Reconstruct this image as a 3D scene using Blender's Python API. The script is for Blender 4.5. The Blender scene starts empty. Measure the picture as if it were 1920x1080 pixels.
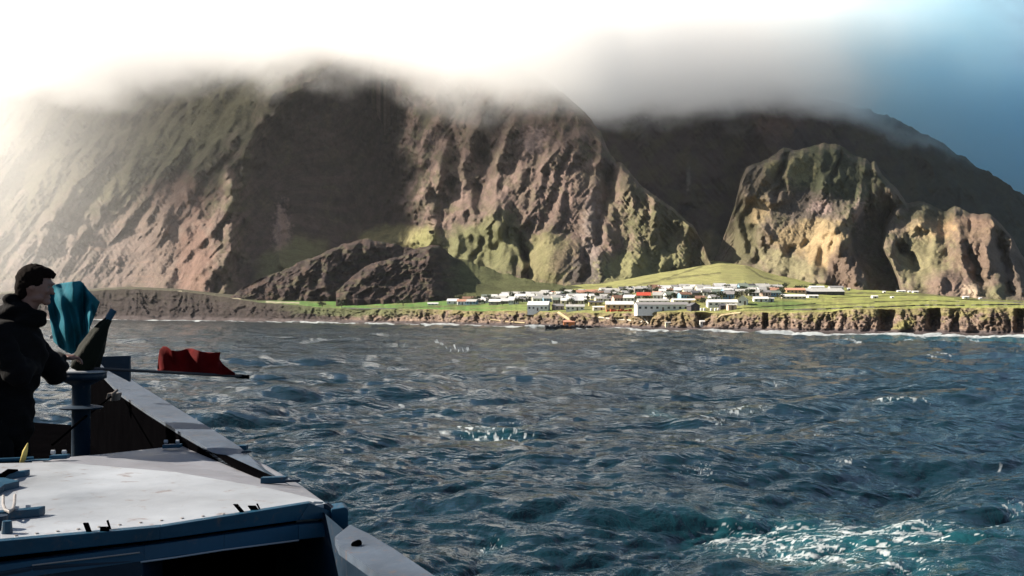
import bpy, bmesh, math, random
import numpy as np
from mathutils import Vector, Matrix
rad = math.radians
scene = bpy.context.scene
# ------------------------------------------------------------------ camera, world, sun, exposure
CAMZ = 10.0
F = 2059.0                     # focal length in pixels of a 1920 wide frame
PITCH = math.atan(44.0 / F)    # horizon sits 44 px below the middle
cam_data = bpy.data.cameras.new('camera')
cam = bpy.data.objects.new('camera', cam_data)
scene.collection.objects.link(cam)
cam.location = (0, 0, CAMZ)
cam.rotation_euler = (rad(90) + PITCH, 0, 0)
cam_data.sensor_width = 36.0
cam_data.lens = 36.0 * F / 1920.0
cam_data.clip_start = 0.1
cam_data.clip_end = 60000
scene.camera = cam

SUN_EL, SUN_AZ = 33.0, -79.0    # azimuth from the view direction, negative = left
world = bpy.data.worlds.new('World'); scene.world = world
world.use_nodes = True
wn = world.node_tree.nodes; wl = world.node_tree.links
sky = wn.new('ShaderNodeTexSky'); sky.sky_type = 'NISHITA'; sky.sun_disc = False
sky.sun_elevation = rad(SUN_EL); sky.sun_rotation = rad(SUN_AZ)
sky.air_density = 1.0; sky.dust_density = 0.6; sky.ozone_density = 2.0
bg = wn['Background']; bg.inputs['Strength'].default_value = 0.05
# broken cloud overhead, outside the picture, that the sea mirrors; open sky lower down
tc = wn.new('ShaderNodeTexCoord'); spx_ = wn.new('ShaderNodeSeparateXYZ'); wl.new(tc.outputs['Generated'], spx_.inputs[0])
cnz = wn.new('ShaderNodeTexNoise'); cnz.inputs['Scale'].default_value = 2.2; cnz.inputs['Detail'].default_value = 6; wl.new(tc.outputs['Generated'], cnz.inputs['Vector'])
add = wn.new('ShaderNodeMath'); add.operation = 'MULTIPLY_ADD'; wl.new(cnz.outputs[0], add.inputs[0]); add.inputs[1].default_value = 0.5; wl.new(spx_.outputs[2], add.inputs[2])
mr = wn.new('ShaderNodeMapRange'); mr.interpolation_type = 'SMOOTHSTEP'; wl.new(add.outputs[0], mr.inputs[0]); mr.inputs[1].default_value = 0.58; mr.inputs[2].default_value = 0.92; mr.inputs[4].default_value = 0.5
mxw = wn.new('ShaderNodeMix'); mxw.data_type = 'RGBA'; wl.new(mr.outputs[0], mxw.inputs[0]); wl.new(sky.outputs[0], mxw.inputs[6]); mxw.inputs[7].default_value = (1.5, 1.7, 1.9, 1)
wl.new(mxw.outputs[2], bg.inputs['Color'])
sun_data = bpy.data.lights.new('sun', 'SUN')
sun_data.energy = 5.0; sun_data.angle = rad(0.5); sun_data.color = (1.0, 0.90, 0.76)
sun = bpy.data.objects.new('sun', sun_data); scene.collection.objects.link(sun)
sd = Vector((math.sin(rad(SUN_AZ)) * math.cos(rad(SUN_EL)), math.cos(rad(SUN_AZ)) * math.cos(rad(SUN_EL)), math.sin(rad(SUN_EL))))
sun.rotation_euler = sd.to_track_quat('Z', 'Y').to_euler()
sun.location = sd * 3000
scene.view_settings.view_transform = 'Standard'
scene.view_settings.look = 'None'
scene.view_settings.exposure = 1.38
scene.view_settings.gamma = 1.0
scene.cycles.max_bounces = 10
scene.cycles.volume_bounces = 8
scene.cycles.transparent_max_bounces = 8
scene.cycles.volume_step_rate = 1.0
scene.cycles.volume_max_steps = 128

# ------------------------------------------------------------------ helpers
def pt(px, py, Y):
    """the world point at distance Y (along +Y) whose direction is pixel px, py"""
    dz = (540.0 - py) / F
    yy = math.cos(PITCH) - dz * math.sin(PITCH)
    zz = math.sin(PITCH) + dz * math.cos(PITCH)
    return (px - 960.0) / F * Y / yy, Y, CAMZ + zz * Y / yy
def ptn(px, py, Y):
    dz = (540.0 - py) / F
    yy = np.cos(PITCH) - dz * np.sin(PITCH)
    zz = np.sin(PITCH) + dz * np.cos(PITCH)
    return (px - 960.0) / F * Y / yy, Y + 0 * px, CAMZ + zz * Y / yy
def pixel_of(x, y, z):
    zr = (z - CAMZ) / y
    dz = math.tan(math.atan(zr) - PITCH)
    yy = math.cos(PITCH) - dz * math.sin(PITCH)
    return 960 + x / y * F * yy, 540 - dz * F
def Y_at_z(px, py, z):
    dz = (540.0 - py) / F
    zz = (math.sin(PITCH) + dz * math.cos(PITCH)) / (math.cos(PITCH) - dz * math.sin(PITCH))
    return (z - CAMZ) / zz

rng = np.random.RandomState(7)
PERM = rng.permutation(4096)
GR = rng.rand(4096) * 2 * np.pi
GX, GY = np.cos(GR), np.sin(GR)
def perlin(x, y):
    xi = np.floor(x).astype(np.int64); yi = np.floor(y).astype(np.int64)
    xf = x - xi; yf = y - yi
    u = xf * xf * xf * (xf * (xf * 6 - 15) + 10); v = yf * yf * yf * (yf * (yf * 6 - 15) + 10)
    def g(ix, iy, dx, dy):
        h = PERM[(PERM[ix & 4095] + iy) & 4095]
        return GX[h] * dx + GY[h] * dy
    a = g(xi, yi, xf, yf); b = g(xi + 1, yi, xf - 1, yf)
    c = g(xi, yi + 1, xf, yf - 1); d = g(xi + 1, yi + 1, xf - 1, yf - 1)
    return (a + (b - a) * u) * (1 - v) + (c + (d - c) * u) * v      # about -0.7..0.7
def fbm(x, y, octs=4, gain=0.5, seed=0.0):
    s = np.zeros_like(x); a = 1.0
    for k in range(octs):
        s += a * perlin(x + seed + 17.3 * k, y + 31.7 * k - seed); a *= gain; x = x * 2.03; y = y * 2.03
    return s
def ridged(x, y, octs=4, gain=0.5, seed=0.0):
    s = np.zeros_like(x); a = 1.0; w = 1.0
    for k in range(octs):
        n = 1 - np.abs(perlin(x + seed + 13.1 * k, y - seed + 7.9 * k)) * 1.9
        n = n * n * w; s += a * n; w = np.clip(n * 1.4, 0, 1); a *= gain; x = x * 2.07; y = y * 2.07
    return s - 0.8
def sm(a, b, x):
    t = np.clip((x - a) / (b - a), 0, 1); return t * t * (3 - 2 * t)
def lin(r, g, b, sat=0.78, k=0.86):
    f = lambda c: (c / 255.0 / 12.92) if c / 255.0 <= 0.04045 else ((c / 255.0 + 0.055) / 1.055) ** 2.4
    v = np.array([f(r), f(g), f(b)]); m = v.mean()
    return (m + (v - m) * sat) * k
def polydist(PX, PY, pts):
    """signed distance (pixels) to a polyline, positive on its right-hand side when walked downwards"""
    best = np.full(PX.shape, 1e9); sgn = np.ones(PX.shape)
    for (x0, y0), (x1, y1) in zip(pts[:-1], pts[1:]):
        dx, dy = x1 - x0, y1 - y0; L = dx * dx + dy * dy + 1e-9
        t = np.clip(((PX - x0) * dx + (PY - y0) * dy) / L, 0, 1)
        ex = PX - (x0 + t * dx); ey = PY - (y0 + t * dy)
        d = np.hypot(ex, ey); m = d < best
        best = np.where(m, d, best); sgn = np.where(m, np.sign(-(dx * (PY - y0) - dy * (PX - x0)) + 1e-9), sgn)
    return best, sgn
def along(pts):
    return sum(math.hypot(b[0] - a[0], b[1] - a[1]) for a, b in zip(pts[:-1], pts[1:]))

def prop(o, label=None, cat=None, group=None, kind=None):
    if label: o['label'] = label
    if cat: o['category'] = cat
    if group: o['group'] = group
    if kind: o['kind'] = kind
    return o
def link(o, parent=None):
    scene.collection.objects.link(o)
    if parent is not None: o.parent = parent
    return o
def empty(name, loc=(0, 0, 0), rz=0.0):
    o = bpy.data.objects.new(name, None); o.location = loc; o.rotation_euler = (0, 0, rz)
    o.empty_display_size = 0.2
    return link(o)
def grid_mesh(name, X, Y, Z, mat, col=None, attrs=None, flip=False, smooth=True, wrap=False):
    R, C = X.shape
    co = np.stack([X, Y, Z], -1).reshape(-1, 3).astype(np.float32)
    idx = np.arange(R * C).reshape(R, C)
    a = idx[:-1, :-1].ravel(); b = idx[:-1, 1:].ravel(); c = idx[1:, 1:].ravel(); d = idx[1:, :-1].ravel()
    q = np.stack([a, d, c, b] if flip else [a, b, c, d], -1).astype(np.int32)
    me = bpy.data.meshes.new(name)
    me.vertices.add(R * C); me.vertices.foreach_set('co', co.ravel())
    me.loops.add(q.size); me.loops.foreach_set('vertex_index', q.ravel())
    me.polygons.add(len(q)); me.polygons.foreach_set('loop_start', np.arange(0, q.size, 4, dtype=np.int32))
    if smooth: me.polygons.foreach_set('use_smooth', np.ones(len(q), dtype=bool))
    me.update(calc_edges=True)
    if col is not None:
        at = me.color_attributes.new('Col', 'FLOAT_COLOR', 'POINT')
        cc = np.ones((R * C, 4), dtype=np.float32); cc[:, :3] = col.reshape(-1, 3)
        at.data.foreach_set('color', cc.ravel())
    for k, v in (attrs or {}).items():
        at = me.attributes.new(k, 'FLOAT', 'POINT'); at.data.foreach_set('value', v.astype(np.float32).ravel())
    me.materials.append(mat)
    o = bpy.data.objects.new(name, me)
    return link(o)

class N:
    """small helper to write node trees"""
    def __init__(s, name):
        s.m = bpy.data.materials.new(name); s.m.use_nodes = True
        s.t = s.m.node_tree; s.b = s.t.nodes['Principled BSDF']; s.out = s.t.nodes['Material Output']
    def n(s, typ, **kw):
        nd = s.t.nodes.new('ShaderNode' + typ)
        for k, v in kw.items(): setattr(nd, k, v)
        return nd
    def l(s, a, b): s.t.links.new(a, b)
    def val(s, sock, v):
        if isinstance(v, bpy.types.NodeSocket): s.l(v, sock)
        else: sock.default_value = v
    def math(s, op, a, b=0.0, c=None, clamp=False):
        nd = s.n('Math', operation=op, use_clamp=clamp); s.val(nd.inputs[0], a); s.val(nd.inputs[1], b)
        if c is not None: s.val(nd.inputs[2], c)
        return nd.outputs[0]
    def mix(s, f, a, b, blend='MIX'):
        nd = s.n('Mix', data_type='RGBA', blend_type=blend); s.val(nd.inputs[0], f)
        s.val(nd.inputs[6], a if isinstance(a, bpy.types.NodeSocket) else tuple(a)[:3] + (1,))
        s.val(nd.inputs[7], b if isinstance(b, bpy.types.NodeSocket) else tuple(b)[:3] + (1,))
        return nd.outputs[2]
    def noise(s, scale, detail=4, rough=0.55, vec=None, dist=0.0, out=0):
        nd = s.n('TexNoise'); nd.inputs['Scale'].default_value = scale; nd.inputs['Detail'].default_value = detail
        nd.inputs['Roughness'].default_value = rough; nd.inputs['Distortion'].default_value = dist
        if vec is not None: s.l(vec, nd.inputs['Vector'])
        return nd.outputs[out]
    def pos(s): return s.n('NewGeometry').outputs['Position']
    def objco(s): return s.n('TexCoord').outputs['Object']
    def mapr(s, v, a, b, c, d, clamp=True, smooth=False):
        nd = s.n('MapRange', clamp=clamp)
        if smooth: nd.interpolation_type = 'SMOOTHSTEP'
        s.val(nd.inputs[0], v)
        for k, x in zip((1, 2, 3, 4), (a, b, c, d)): s.val(nd.inputs[k], x)
        return nd.outputs[0]
    def scale(s, vec, sc):
        nd = s.n('VectorMath', operation='MULTIPLY'); s.l(vec, nd.inputs[0]); nd.inputs[1].default_value = sc
        return nd.outputs[0]
    def bump(s, h, strength, dist, nrm=None):
        nd = s.n('Bump'); nd.inputs['Strength'].default_value = strength; nd.inputs['Distance'].default_value = dist
        s.l(h, nd.inputs['Height'])
        if nrm is not None: s.l(nrm, nd.inputs['Normal'])
        return nd.outputs[0]

def terrain_mat(name, scale=1.0, bump=1.0, variation=0.5):
    k = N(name); p = k.pos()
    at = k.n('Attribute', attribute_name='Col').outputs['Color']
    n1 = k.noise(0.035 * scale, 8, 0.65, p); n2 = k.noise(0.22 * scale, 6, 0.7, k.scale(p, (1, 1, 0.5)))
    f = k.math('ADD', k.math('MULTIPLY', n1, 0.6), k.math('MULTIPLY', n2, 0.4))
    f = k.math('MULTIPLY', k.mapr(f, 0.33, 0.67, 1 - variation, 1 + variation), k.mapr(k.noise(0.5 * scale, 4, 0.7, p), 0.35, 0.65, 0.8, 1.2))
    comb = k.n('CombineXYZ'); [k.l(f, comb.inputs[i]) for i in range(3)]
    c = k.mix(1.0, at, comb.outputs[0], 'MULTIPLY')
    k.l(c, k.b.inputs['Base Color']); k.b.inputs['Roughness'].default_value = 0.95
    k.b.inputs['Specular IOR Level'].default_value = 0.1
    rg = k.n('TexNoise'); rg.noise_type = 'RIDGED_MULTIFRACTAL'; rg.inputs['Scale'].default_value = 0.022 * scale; rg.inputs['Detail'].default_value = 7
    rg.inputs['Roughness'].default_value = 0.6; rg.inputs['Distortion'].default_value = 0.1; k.l(k.scale(p, (1, 0.7, 0.55)), rg.inputs['Vector'])
    b0 = k.bump(rg.outputs[0], 0.75 * bump, 7.0 / scale)
    b1 = k.bump(n2, 0.9 * bump, 3.2 / scale, b0)
    b2 = k.bump(k.noise(0.9 * scale, 5, 0.7, p), 0.6 * bump, 1.0 / scale, b1)
    k.l(b2, k.b.inputs['Normal'])
    return k.m

# ------------------------------------------------------------------ the mountains: layered relief
def interp(px, pts, k):
    xs = [p[0] for p in pts]; return np.interp(px, xs, [p[k] for p in pts])
def smooth1(a, n):
    if n <= 1: return a
    ker = np.hanning(n + 2)[1:-1]; ker /= ker.sum()
    p = np.concatenate([np.full(n, a[0]), a, np.full(n, a[-1])])
    return np.convolve(p, ker, 'same')[n:-n]

def gullied(px, py, uu, L, A, seed, lean=0.85, trib=13.0, down=260.0):
    """ridges and V-shaped ravines that run on downslope, with side gullies feeding them (metres towards the viewer)"""
    wu = uu + 16 * fbm(px / 90, py / 90, 2, .5, seed + 3) + 5 * fbm(px / 26, py / 40, 2, .5, seed + 8)
    f = lambda q: perlin(q / L + seed, py / down + seed * .7)
    n = f(wu); side = np.sign(f(wu + 1.0) - f(wu - 1.0)) * np.sign(n)
    r = np.clip(np.abs(n) * 2.3, 0, 1)                     # 0 on the crests, 1 in the ravines
    main = 1 - r ** 0.85
    n2 = np.abs(perlin(wu / (L * .42) + seed * 2, py / (down * .6))) * 2.3
    win = 4 * r * (1 - r)
    tr = 1 - np.abs(perlin((px * 1.0 - side * lean * py) / trib + seed, (py + px * side * .3) / (trib * 4.5))) * 2.2
    tr2 = 1 - np.abs(perlin((px + side * lean * .8 * py) / (trib * .5) + seed, py / (trib * 2.4))) * 2.2
    amp = .55 + .9 * sm(-.3, .4, fbm(px / 120, py / 120, 2, .5, seed + 20))
    return A * amp * (main + .34 * (1 - np.clip(n2, 0, 1)) + .42 * win * tr + .16 * tr2)

class Sheet:
    def __init__(s, x0, x1, crest, foot, rows, step=1.9, prof=1.0, crest_noise=3.0, seed=0, crest_smooth=3):
        s.px = np.arange(x0, x1 + step, step); s.rows = rows; C = len(s.px)
        cpy = smooth1(interp(s.px, crest, 1), crest_smooth)
        cn = crest_noise * fbm(s.px / 28.0, s.px * 0 + seed + .5, 5, 0.6) * 1.6
        cY = smooth1(interp(s.px, crest, 2), 31)
        fpy = smooth1(interp(s.px, foot, 1), 15); fY = smooth1(interp(s.px, foot, 2), 31)
        cpy = np.minimum(cpy, fpy - 0.5)
        v = np.linspace(0, 1, rows)[:, None]            # 0 at the crest
        s.PX = np.repeat(s.px[None, :], rows, 0)
        s.PY = cpy[None, :] * (1 - v) + fpy[None, :] * v + cn[None, :] * (1 - v) ** 5 * sm(0, 25, fpy - cpy)[None, :]
        s.V = np.repeat(v, C, 1)
        g = (1 - s.V) ** prof
        s.Y = fY[None, :] + (cY - fY)[None, :] * g
        s.col = np.zeros(s.PX.shape + (3,)); s.seed = seed
        s.WX = s.PX + 9 * fbm(s.PX / 34, s.PY / 34, 3, .6, seed + 50); s.WY = s.PY + 9 * fbm(s.PX / 34, s.PY / 34, 3, .6, seed + 90)
        s.env = sm(0.0, 0.06, s.V)                       # keeps the crest line itself steady
    def ridge(s, pts, w, A, asym=0.0, env=True):
        d, sg = polydist(s.WX, s.WY, pts)
        ww = w * (1 + asym * sg)
        k = np.clip(1 - d / (ww * 1.6), 0, 1); k = k * k * (3 - 2 * k) * .5 + k * .5
        s.Y -= A * k * (s.env if env else 1) * np.clip(.75 + 1.3 * fbm(s.PX / 30 + w, s.PY / 45, 2), .1, 1.5)
    def step(s, pts, w, A, fade=200.0, power=1.0, off=0.0):
        """everything on the right of the line goes back by A, dying out again after `fade` pixels"""
        d, sg = polydist(s.PX, s.PY, pts); q = d * sg
        s.Y += A * sm(-w, w, q + off) * (1 - sm(fade * 0.4, fade, q)) ** power
    def bump(s, cx, cy, rx, ry, A, ang=0.0, p=2.0):
        c, t = math.cos(ang), math.sin(ang); dx = s.PX - cx; dy = s.PY - cy
        u = (dx * c + dy * t) / rx; v = (-dx * t + dy * c) / ry
        s.Y -= A * np.exp(-(u * u + v * v) ** (p / 2))
    def paint(s, col, cx=None, cy=None, rx=1, ry=1, ang=0.0, f=1.0, edge=0.5, rough=0.5, ns=30.0, mask=None):
        if mask is None:
            c, t = math.cos(ang), math.sin(ang); dx = s.PX - cx; dy = s.PY - cy
            r = np.hypot((dx * c + dy * t) / rx, (-dx * t + dy * c) / ry)
            r = r + rough * fbm(s.PX / ns, s.PY / ns, 4, 0.6, s.seed + cx * 0.13)
            mask = 1 - sm(1 - edge, 1 + edge, r)
        m = (mask * f)[..., None]
        s.col = s.col * (1 - m) + np.asarray(col) * m
    def build(s, name, mat, back=None, kind='structure', skirt=30.0):
        X, Y, Z = ptn(s.PX, s.PY, s.Y)
        # back slope and buried foot, so that the relief is a body and not a card
        bx, by, bz = X[0], Y[0], Z[0]; rows = []
        zb = -5.0
        for t in (1.0, 0.6, 0.3, 0.08):
            d = t * (bz - zb) * 1.1
            rows.append((bx + d * bx / by, by + d, bz - t * (bz - zb)))
        Xs = np.vstack([r[0] for r in rows] + [X, X[-1] ]); Ys = np.vstack([r[1] for r in rows] + [Y, Y[-1]])
        Zs = np.vstack([r[2] for r in rows] + [Z, Z[-1] - skirt])
        col = np.concatenate([s.col[:1]] * 4 + [s.col, s.col[-1:]], 0)
        o = grid_mesh(name, Xs, Ys, Zs, mat, col, flip=True)
        o['kind'] = kind
        return o
ROCK = lin(132, 106, 92); ROCKD = lin(84, 66, 62); GREENB = lin(96, 98, 58); GREEN = lin(114, 114, 66)
OCHRE = lin(176, 146, 84); ORANGE = lin(142, 104, 86); PINK = lin(176, 142, 128); LAVA = lin(66, 54, 52); FERN = lin(92, 88, 60)
mt_mat = terrain_mat('rock_and_turf', 1.0, 1.0, 0.42)
# main wall: left massif, dark amphitheatre, central spur
W = Sheet(-420, 1346,
    [(-420,100,2500),(0,105,2400),(250,110,2300),(450,90,2150),(640,70,2000),(760,85,1980),(900,110,1850),(1000,135,1760),(1060,175,1700),(1100,215,1660),(1128,250,1620),(1140,282,1600),(1158,306,1580),(1168,306,1500),(1200,345,1470),(1235,372,1440),(1262,390,1420),(1300,425,1380),(1318,455,1340),(1328,485,1310),(1346,522,1290)],
    [(-420,572,1800),(0,560,1760),(200,552,1690),(420,556,1480),(480,556,1450),(800,552,1400),(950,545,1260),(1060,537,1215),(1130,532,1200),(1200,520,1250),(1250,512,1290),(1346,524,1290)],
    300, prof=0.95, crest_noise=3.0, seed=3, crest_smooth=5)
px, py = W.PX, W.PY
# amphitheatre: its floor recedes steadily to the right, then comes back at the ribs
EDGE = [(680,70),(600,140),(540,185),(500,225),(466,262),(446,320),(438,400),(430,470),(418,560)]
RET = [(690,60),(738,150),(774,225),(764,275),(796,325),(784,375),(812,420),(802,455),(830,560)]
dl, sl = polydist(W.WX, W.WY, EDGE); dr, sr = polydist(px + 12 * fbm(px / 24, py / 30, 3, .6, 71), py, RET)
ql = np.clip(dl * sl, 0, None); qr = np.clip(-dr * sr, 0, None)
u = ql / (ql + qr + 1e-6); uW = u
rec = np.where(sr > 0, 0, np.where(sl > 0, (60 * sm(0, .06, u) + 400 * u) * (1 - sm(.78, 1.0, u)), 0))
W.Y += rec * (0.5 + 0.5 * sm(90, 280, py)) * sm(60, 170, py) * (0.45 + 0.55 * sm(600, 420, py))
# the wall just left of the edge leans forward as a buttress
W.ridge([(560,150),(470,255),(440,330),(432,420),(415,540)], 34, 60)
# gullies of the left massif run down to the left
for k, (x, y, L, A, w) in enumerate([(600,130,300,32,16),(555,140,260,28,14),(500,130,330,34,18),(450,125,360,30,16),(400,130,380,34,20),(340,125,380,30,18),(280,130,360,32,20),(220,130,330,28,18),(150,140,330,28,22),(80,150,320,26,22),(10,150,300,26,22),(-80,150,300,26,22)]):
    sl_ = 0.62 + 0.12 * math.sin(k * 1.7)
    W.ridge([(x, y), (x - L * .35 * sl_ * 1.5, y + L * .4), (x - L * sl_, y + L * .85)], w, A, asym=0.35)
# orange cliff with its notch of shade
W.step([(330,300),(300,345),(262,395),(240,420)], 7, 34, 60)
W.ridge([(372,320),(352,380),(362,450),(372,545)], 26, 30, .3)
W.ridge([(300,400),(296,470),(300,545)], 18, 14, .3)
W.ridge([(232,430),(222,500),(218,550)], 14, 18, .3)
W.ridge([(415,330),(402,420),(396,545)], 14, 22, .3)
W.ridge([(330,460),(330,545)], 7, -12)
W.ridge([(532,380),(520,440),(528,500)], 9, 26)
# ribs and ravines of the centre
for pts, w, A, a in [(p_, w_ * 1.1, A_ * .72, a_) for p_, w_, A_, a_ in [
    ([(752,180),(782,250),(798,320),(805,390),(812,440)], 22, 46, .2), ([(812,220),(822,280),(822,340),(828,400),(820,450)], 14, 30, .2),
    ([(852,200),(852,290),(842,380),(826,470)], 15, -66, 0), ([(905,190),(885,260),(872,320),(862,370),(850,430),(838,452)], 15, 46, .2),
    ([(925,240),(908,300),(905,360),(892,400)], 19, -62, 0), ([(965,225),(935,290),(920,330),(932,372),(915,400),(880,435)], 13, 56, .3),
    ([(1002,235),(978,290),(972,340),(948,372),(925,400)], 14, 22, .3), ([(990,330),(975,370),(955,410)], 7, -20, 0),
    ([(1052,170),(1042,250),(1020,300),(1000,350),(975,385),(960,420)], 15, 34, .3), ([(1030,330),(1008,380),(985,430)], 9, -20, 0),
    ([(1095,215),(1080,280),(1062,340),(1040,400),(1020,440)], 13, 30, .3), ([(1090,300),(1065,370),(1050,430)], 8, -22, 0),
    ([(1126,262),(1118,330),(1105,400),(1088,460),(1082,500)], 12, 26, .3), ([(1148,310),(1135,370),(1118,440),(1100,505)], 9, -34, 0),
    ([(1166,310),(1152,370),(1140,440),(1130,505)], 14, 34, .25), ([(1196,350),(1185,400),(1180,450),(1165,500)], 12, -24, 0),
    ([(1230,372),(1220,420),(1208,470),(1180,505)], 14, 28, .3), ([(1256,395),(1250,430),(1238,470),(1218,505)], 8, -22, 0),
    ([(1292,420),(1280,455),(1262,480),(1240,505)], 13, 26, .3), ([(1305,450),(1300,480),(1290,505)], 9, -20, 0), ([(1318,455),(1326,480),(1332,505)], 7, 20, 0)]]:
    W.ridge(pts, w, A, a)
# talus fans and mounds along the foot
W.ridge([(935,415),(915,455),(870,510)], 38, 36, .0); W.ridge([(935,415),(950,450),(975,505)], 26, 32, 0)
W.ridge([(905,400),(870,440),(838,480)], 36, 32, 0); W.ridge([(912,440),(895,470),(878,500)], 5, -16)
W.ridge([(968,440),(984,470),(992,520)], 8, -60)
W.bump(1035, 485, 42, 45, 55, p=3); W.bump(740, 450, 45, 26, 110); W.bump(560, 500, 60, 34, 90)
W.bump(1205, 520, 70, 32, 30); W.bump(1150, 530, 60, 26, 25)
# natural irregularity, running downslope
h = W.seed
down = np.where(px < 640, 0.75, np.where(px < 1120, 0.35, 0.05))
down = 0.75 * (1 - sm(500, 700, px)) + 0.35 * sm(500, 700, px) * (1 - sm(1060, 1160, px)) + 0.02 * sm(1060, 1160, px)
uu = px + down * py; wx = 9 * fbm(px / 45, py / 45, 3, .5, 5); 
am = W.env * (0.35 + 0.65 * sm(1.0, 0.85, W.V))
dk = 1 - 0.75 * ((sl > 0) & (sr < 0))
calm = np.ones_like(px)
for cx, cy, rx, ry in [(890,470,55,38),(950,475,30,45),(1032,488,46,45),(740,450,50,24),(550,500,60,30),(870,440,40,30)]: calm *= 1 - .7 * np.exp(-(((px - cx) / rx) ** 2 + ((py - cy) / ry) ** 2) ** 2)
W.Y -= am * dk * calm * (gullied(px, py, uu, 58, 23, 2.3) + gullied(px, py, uu, 24, 7.5, 7.7, trib=8) + 1.4 * ridged(px / 7, py / 9, 3, .6, 29) + 4 * fbm(px / 60, py / 60, 3, .5, 4))
# colours of rock and growth, and the amphitheatre's painted shade
nz = fbm(px / 40, py / 40, 5, .6, 1); nf = fbm((px + down * py) / 14, py / 40, 4, .65, 6)
W.paint(ROCK, mask=np.ones_like(px))
W.paint(ROCKD, mask=sm(-.15, .35, nf)); W.paint(FERN, mask=sm(-.15, .4, nz + .35 * nf) * .65)
W.paint(lin(104,100,62), mask=sm(0, .45, fbm(px / 22, py / 16, 4, .6, 12)) * .6)
W.paint(FERN * 1.0, 250, 240, 330, 170, -.5, .8, .5, .5, 60); W.paint(lin(118,114,78), 380, 230, 230, 60, -.75, .7, .5, .6, 30)
W.paint(lin(110,88,78), 960, 330, 140, 150, 0, .55, .5, .6, 30); W.paint(lin(120,96,84), 1100, 430, 70, 110, 0, .5, .5, .6, 25)
W.paint(lin(72,60,60), mask=((sl > 0) & (sr < 0)) * sm(0, .12, uW) * sm(1, .85, uW) * .75 * sm(.9, .2, nz)); W.paint(ORANGE * .85, 330, 370, 55, 45, 0, .8, .5, .6, 20); W.paint(lin(138,114,100), 300, 470, 110, 90, 0, .85, .4, .5, 25)  # first colour darkens the amphitheatre wall to carry its shade
W.paint(ORANGE, 365, 490, 32, 80, 0, .75, .5, .6, 18); W.paint(lin(134,116,108), 140, 490, 120, 90, 0, .6, .6, .5, 25)
W.paint(PINK, 528, 440, 14, 50, 0, .8, .5, .8, 12); W.paint(PINK, 1000, 262, 20, 22, 0, .8, .4, .9, 8)
st = sm(.2, .5, perlin(px / 50, py / 5.0)) * sm(300, 200, np.abs(px - 260) * 2) * sm(390, 420, py)
W.paint(lin(150,118,96), mask=st * .5)
W.paint(GREEN, 890, 465, 62, 42, -.2, .95, .25, .25, 18); W.paint(GREEN, 950, 470, 32, 48, .4, .9, .25, .3, 14)
W.paint(GREEN, 925, 430, 50, 26, -.7, .8, .4, .4, 14); W.paint(lin(132,126,72), 1030, 485, 52, 50, 0, .85, .25, .3, 14)
W.paint(lin(120,96,76), 1065, 500, 30, 40, 0, .7, .5, .4, 14)
W.paint(lin(150,140,80), 740, 448, 60, 26, 0, .9, .3, .3); W.paint(GREEN, 545, 495, 70, 40, -.5, .9, .3, .3); W.paint(lin(140,138,70), 800, 450, 30, 22, -.5, .8)
W.paint(lin(136,134,76), 1180, 505, 110, 30, -.15, .9, .4, .5, 20); W.paint(lin(112,112,64), 1240, 440, 90, 60, .6, .6, .5, .7, 16)
W.paint(lin(74,66,66), 1095, 512, 34, 34, 0, .85, .3, .8, 8); W.paint(lin(140,124,116), 1110, 440, 16, 70, 0, .55, .5, .9, 9)
m_ = W.col.mean(-1, keepdims=True); W.col = (m_ + (W.col - m_) * .88) * .95
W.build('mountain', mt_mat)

# the dark valley behind and the far shoulder of the volcano
B = Sheet(940, 2300,
    [(940,130,2300),(1200,125,2400),(1450,150,2450),(1520,180,2450),(1600,200,2450),(1660,214,2450),(1720,243,2420),(1800,290,2400),(1850,322,2380),(1900,352,2350),(2000,420,2300),(2100,480,2250),(2300,560,2200)],
    [(940,540,1750),(1350,525,1600),(1400,540,1650),(1600,548,1700),(2300,590,1700)], 200, prof=1.1, seed=11, crest_noise=4, step=2.4)
px, py = B.PX, B.PY
B.Y += 250 * sm(1080, 1400, px) * (1 - sm(1380, 1480, px)) * sm(150, 300, py)
B.step([(1480,160),(1500,260),(1500,400)], 40, 90, 400)
B.ridge([(1300,280),(1290,330),(1296,380)], 10, 40); B.ridge([(1440,200),(1360,290),(1340,400),(1330,500)], 30, 30)
B.ridge([(1700,240),(1760,320),(1830,420)], 30, 40); B.ridge([(1800,300),(1840,380),(1900,460)], 20, 40)
B.Y -= B.env * (gullied(px, py, px - .45 * py, 70, 26, 4.1) + 3 * ridged(px / 9, py / 14, 3, .6, 4))
B.paint(lin(46,38,41), mask=np.ones_like(px)); B.paint(FERN * .4, mask=sm(-.2, .3, fbm(px / 40, py / 40, 5, .6, 1)) * .7)  # cloud shade over the valley carried by darker rock and fern colours
B.paint(lin(80,58,52), 1460, 215, 60, 40, 0, .6); B.paint(lin(44,58,50), 1850, 380, 200, 120, .5, .7)
B.paint(lin(150,146,130), 1291, 335, 3.5, 22, .05, .35, .5, .8, 6)
B.paint(lin(96,92,66), 1300, 500, 60, 60, 0, .7)
B.build('far_mountain', mt_mat)

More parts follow.
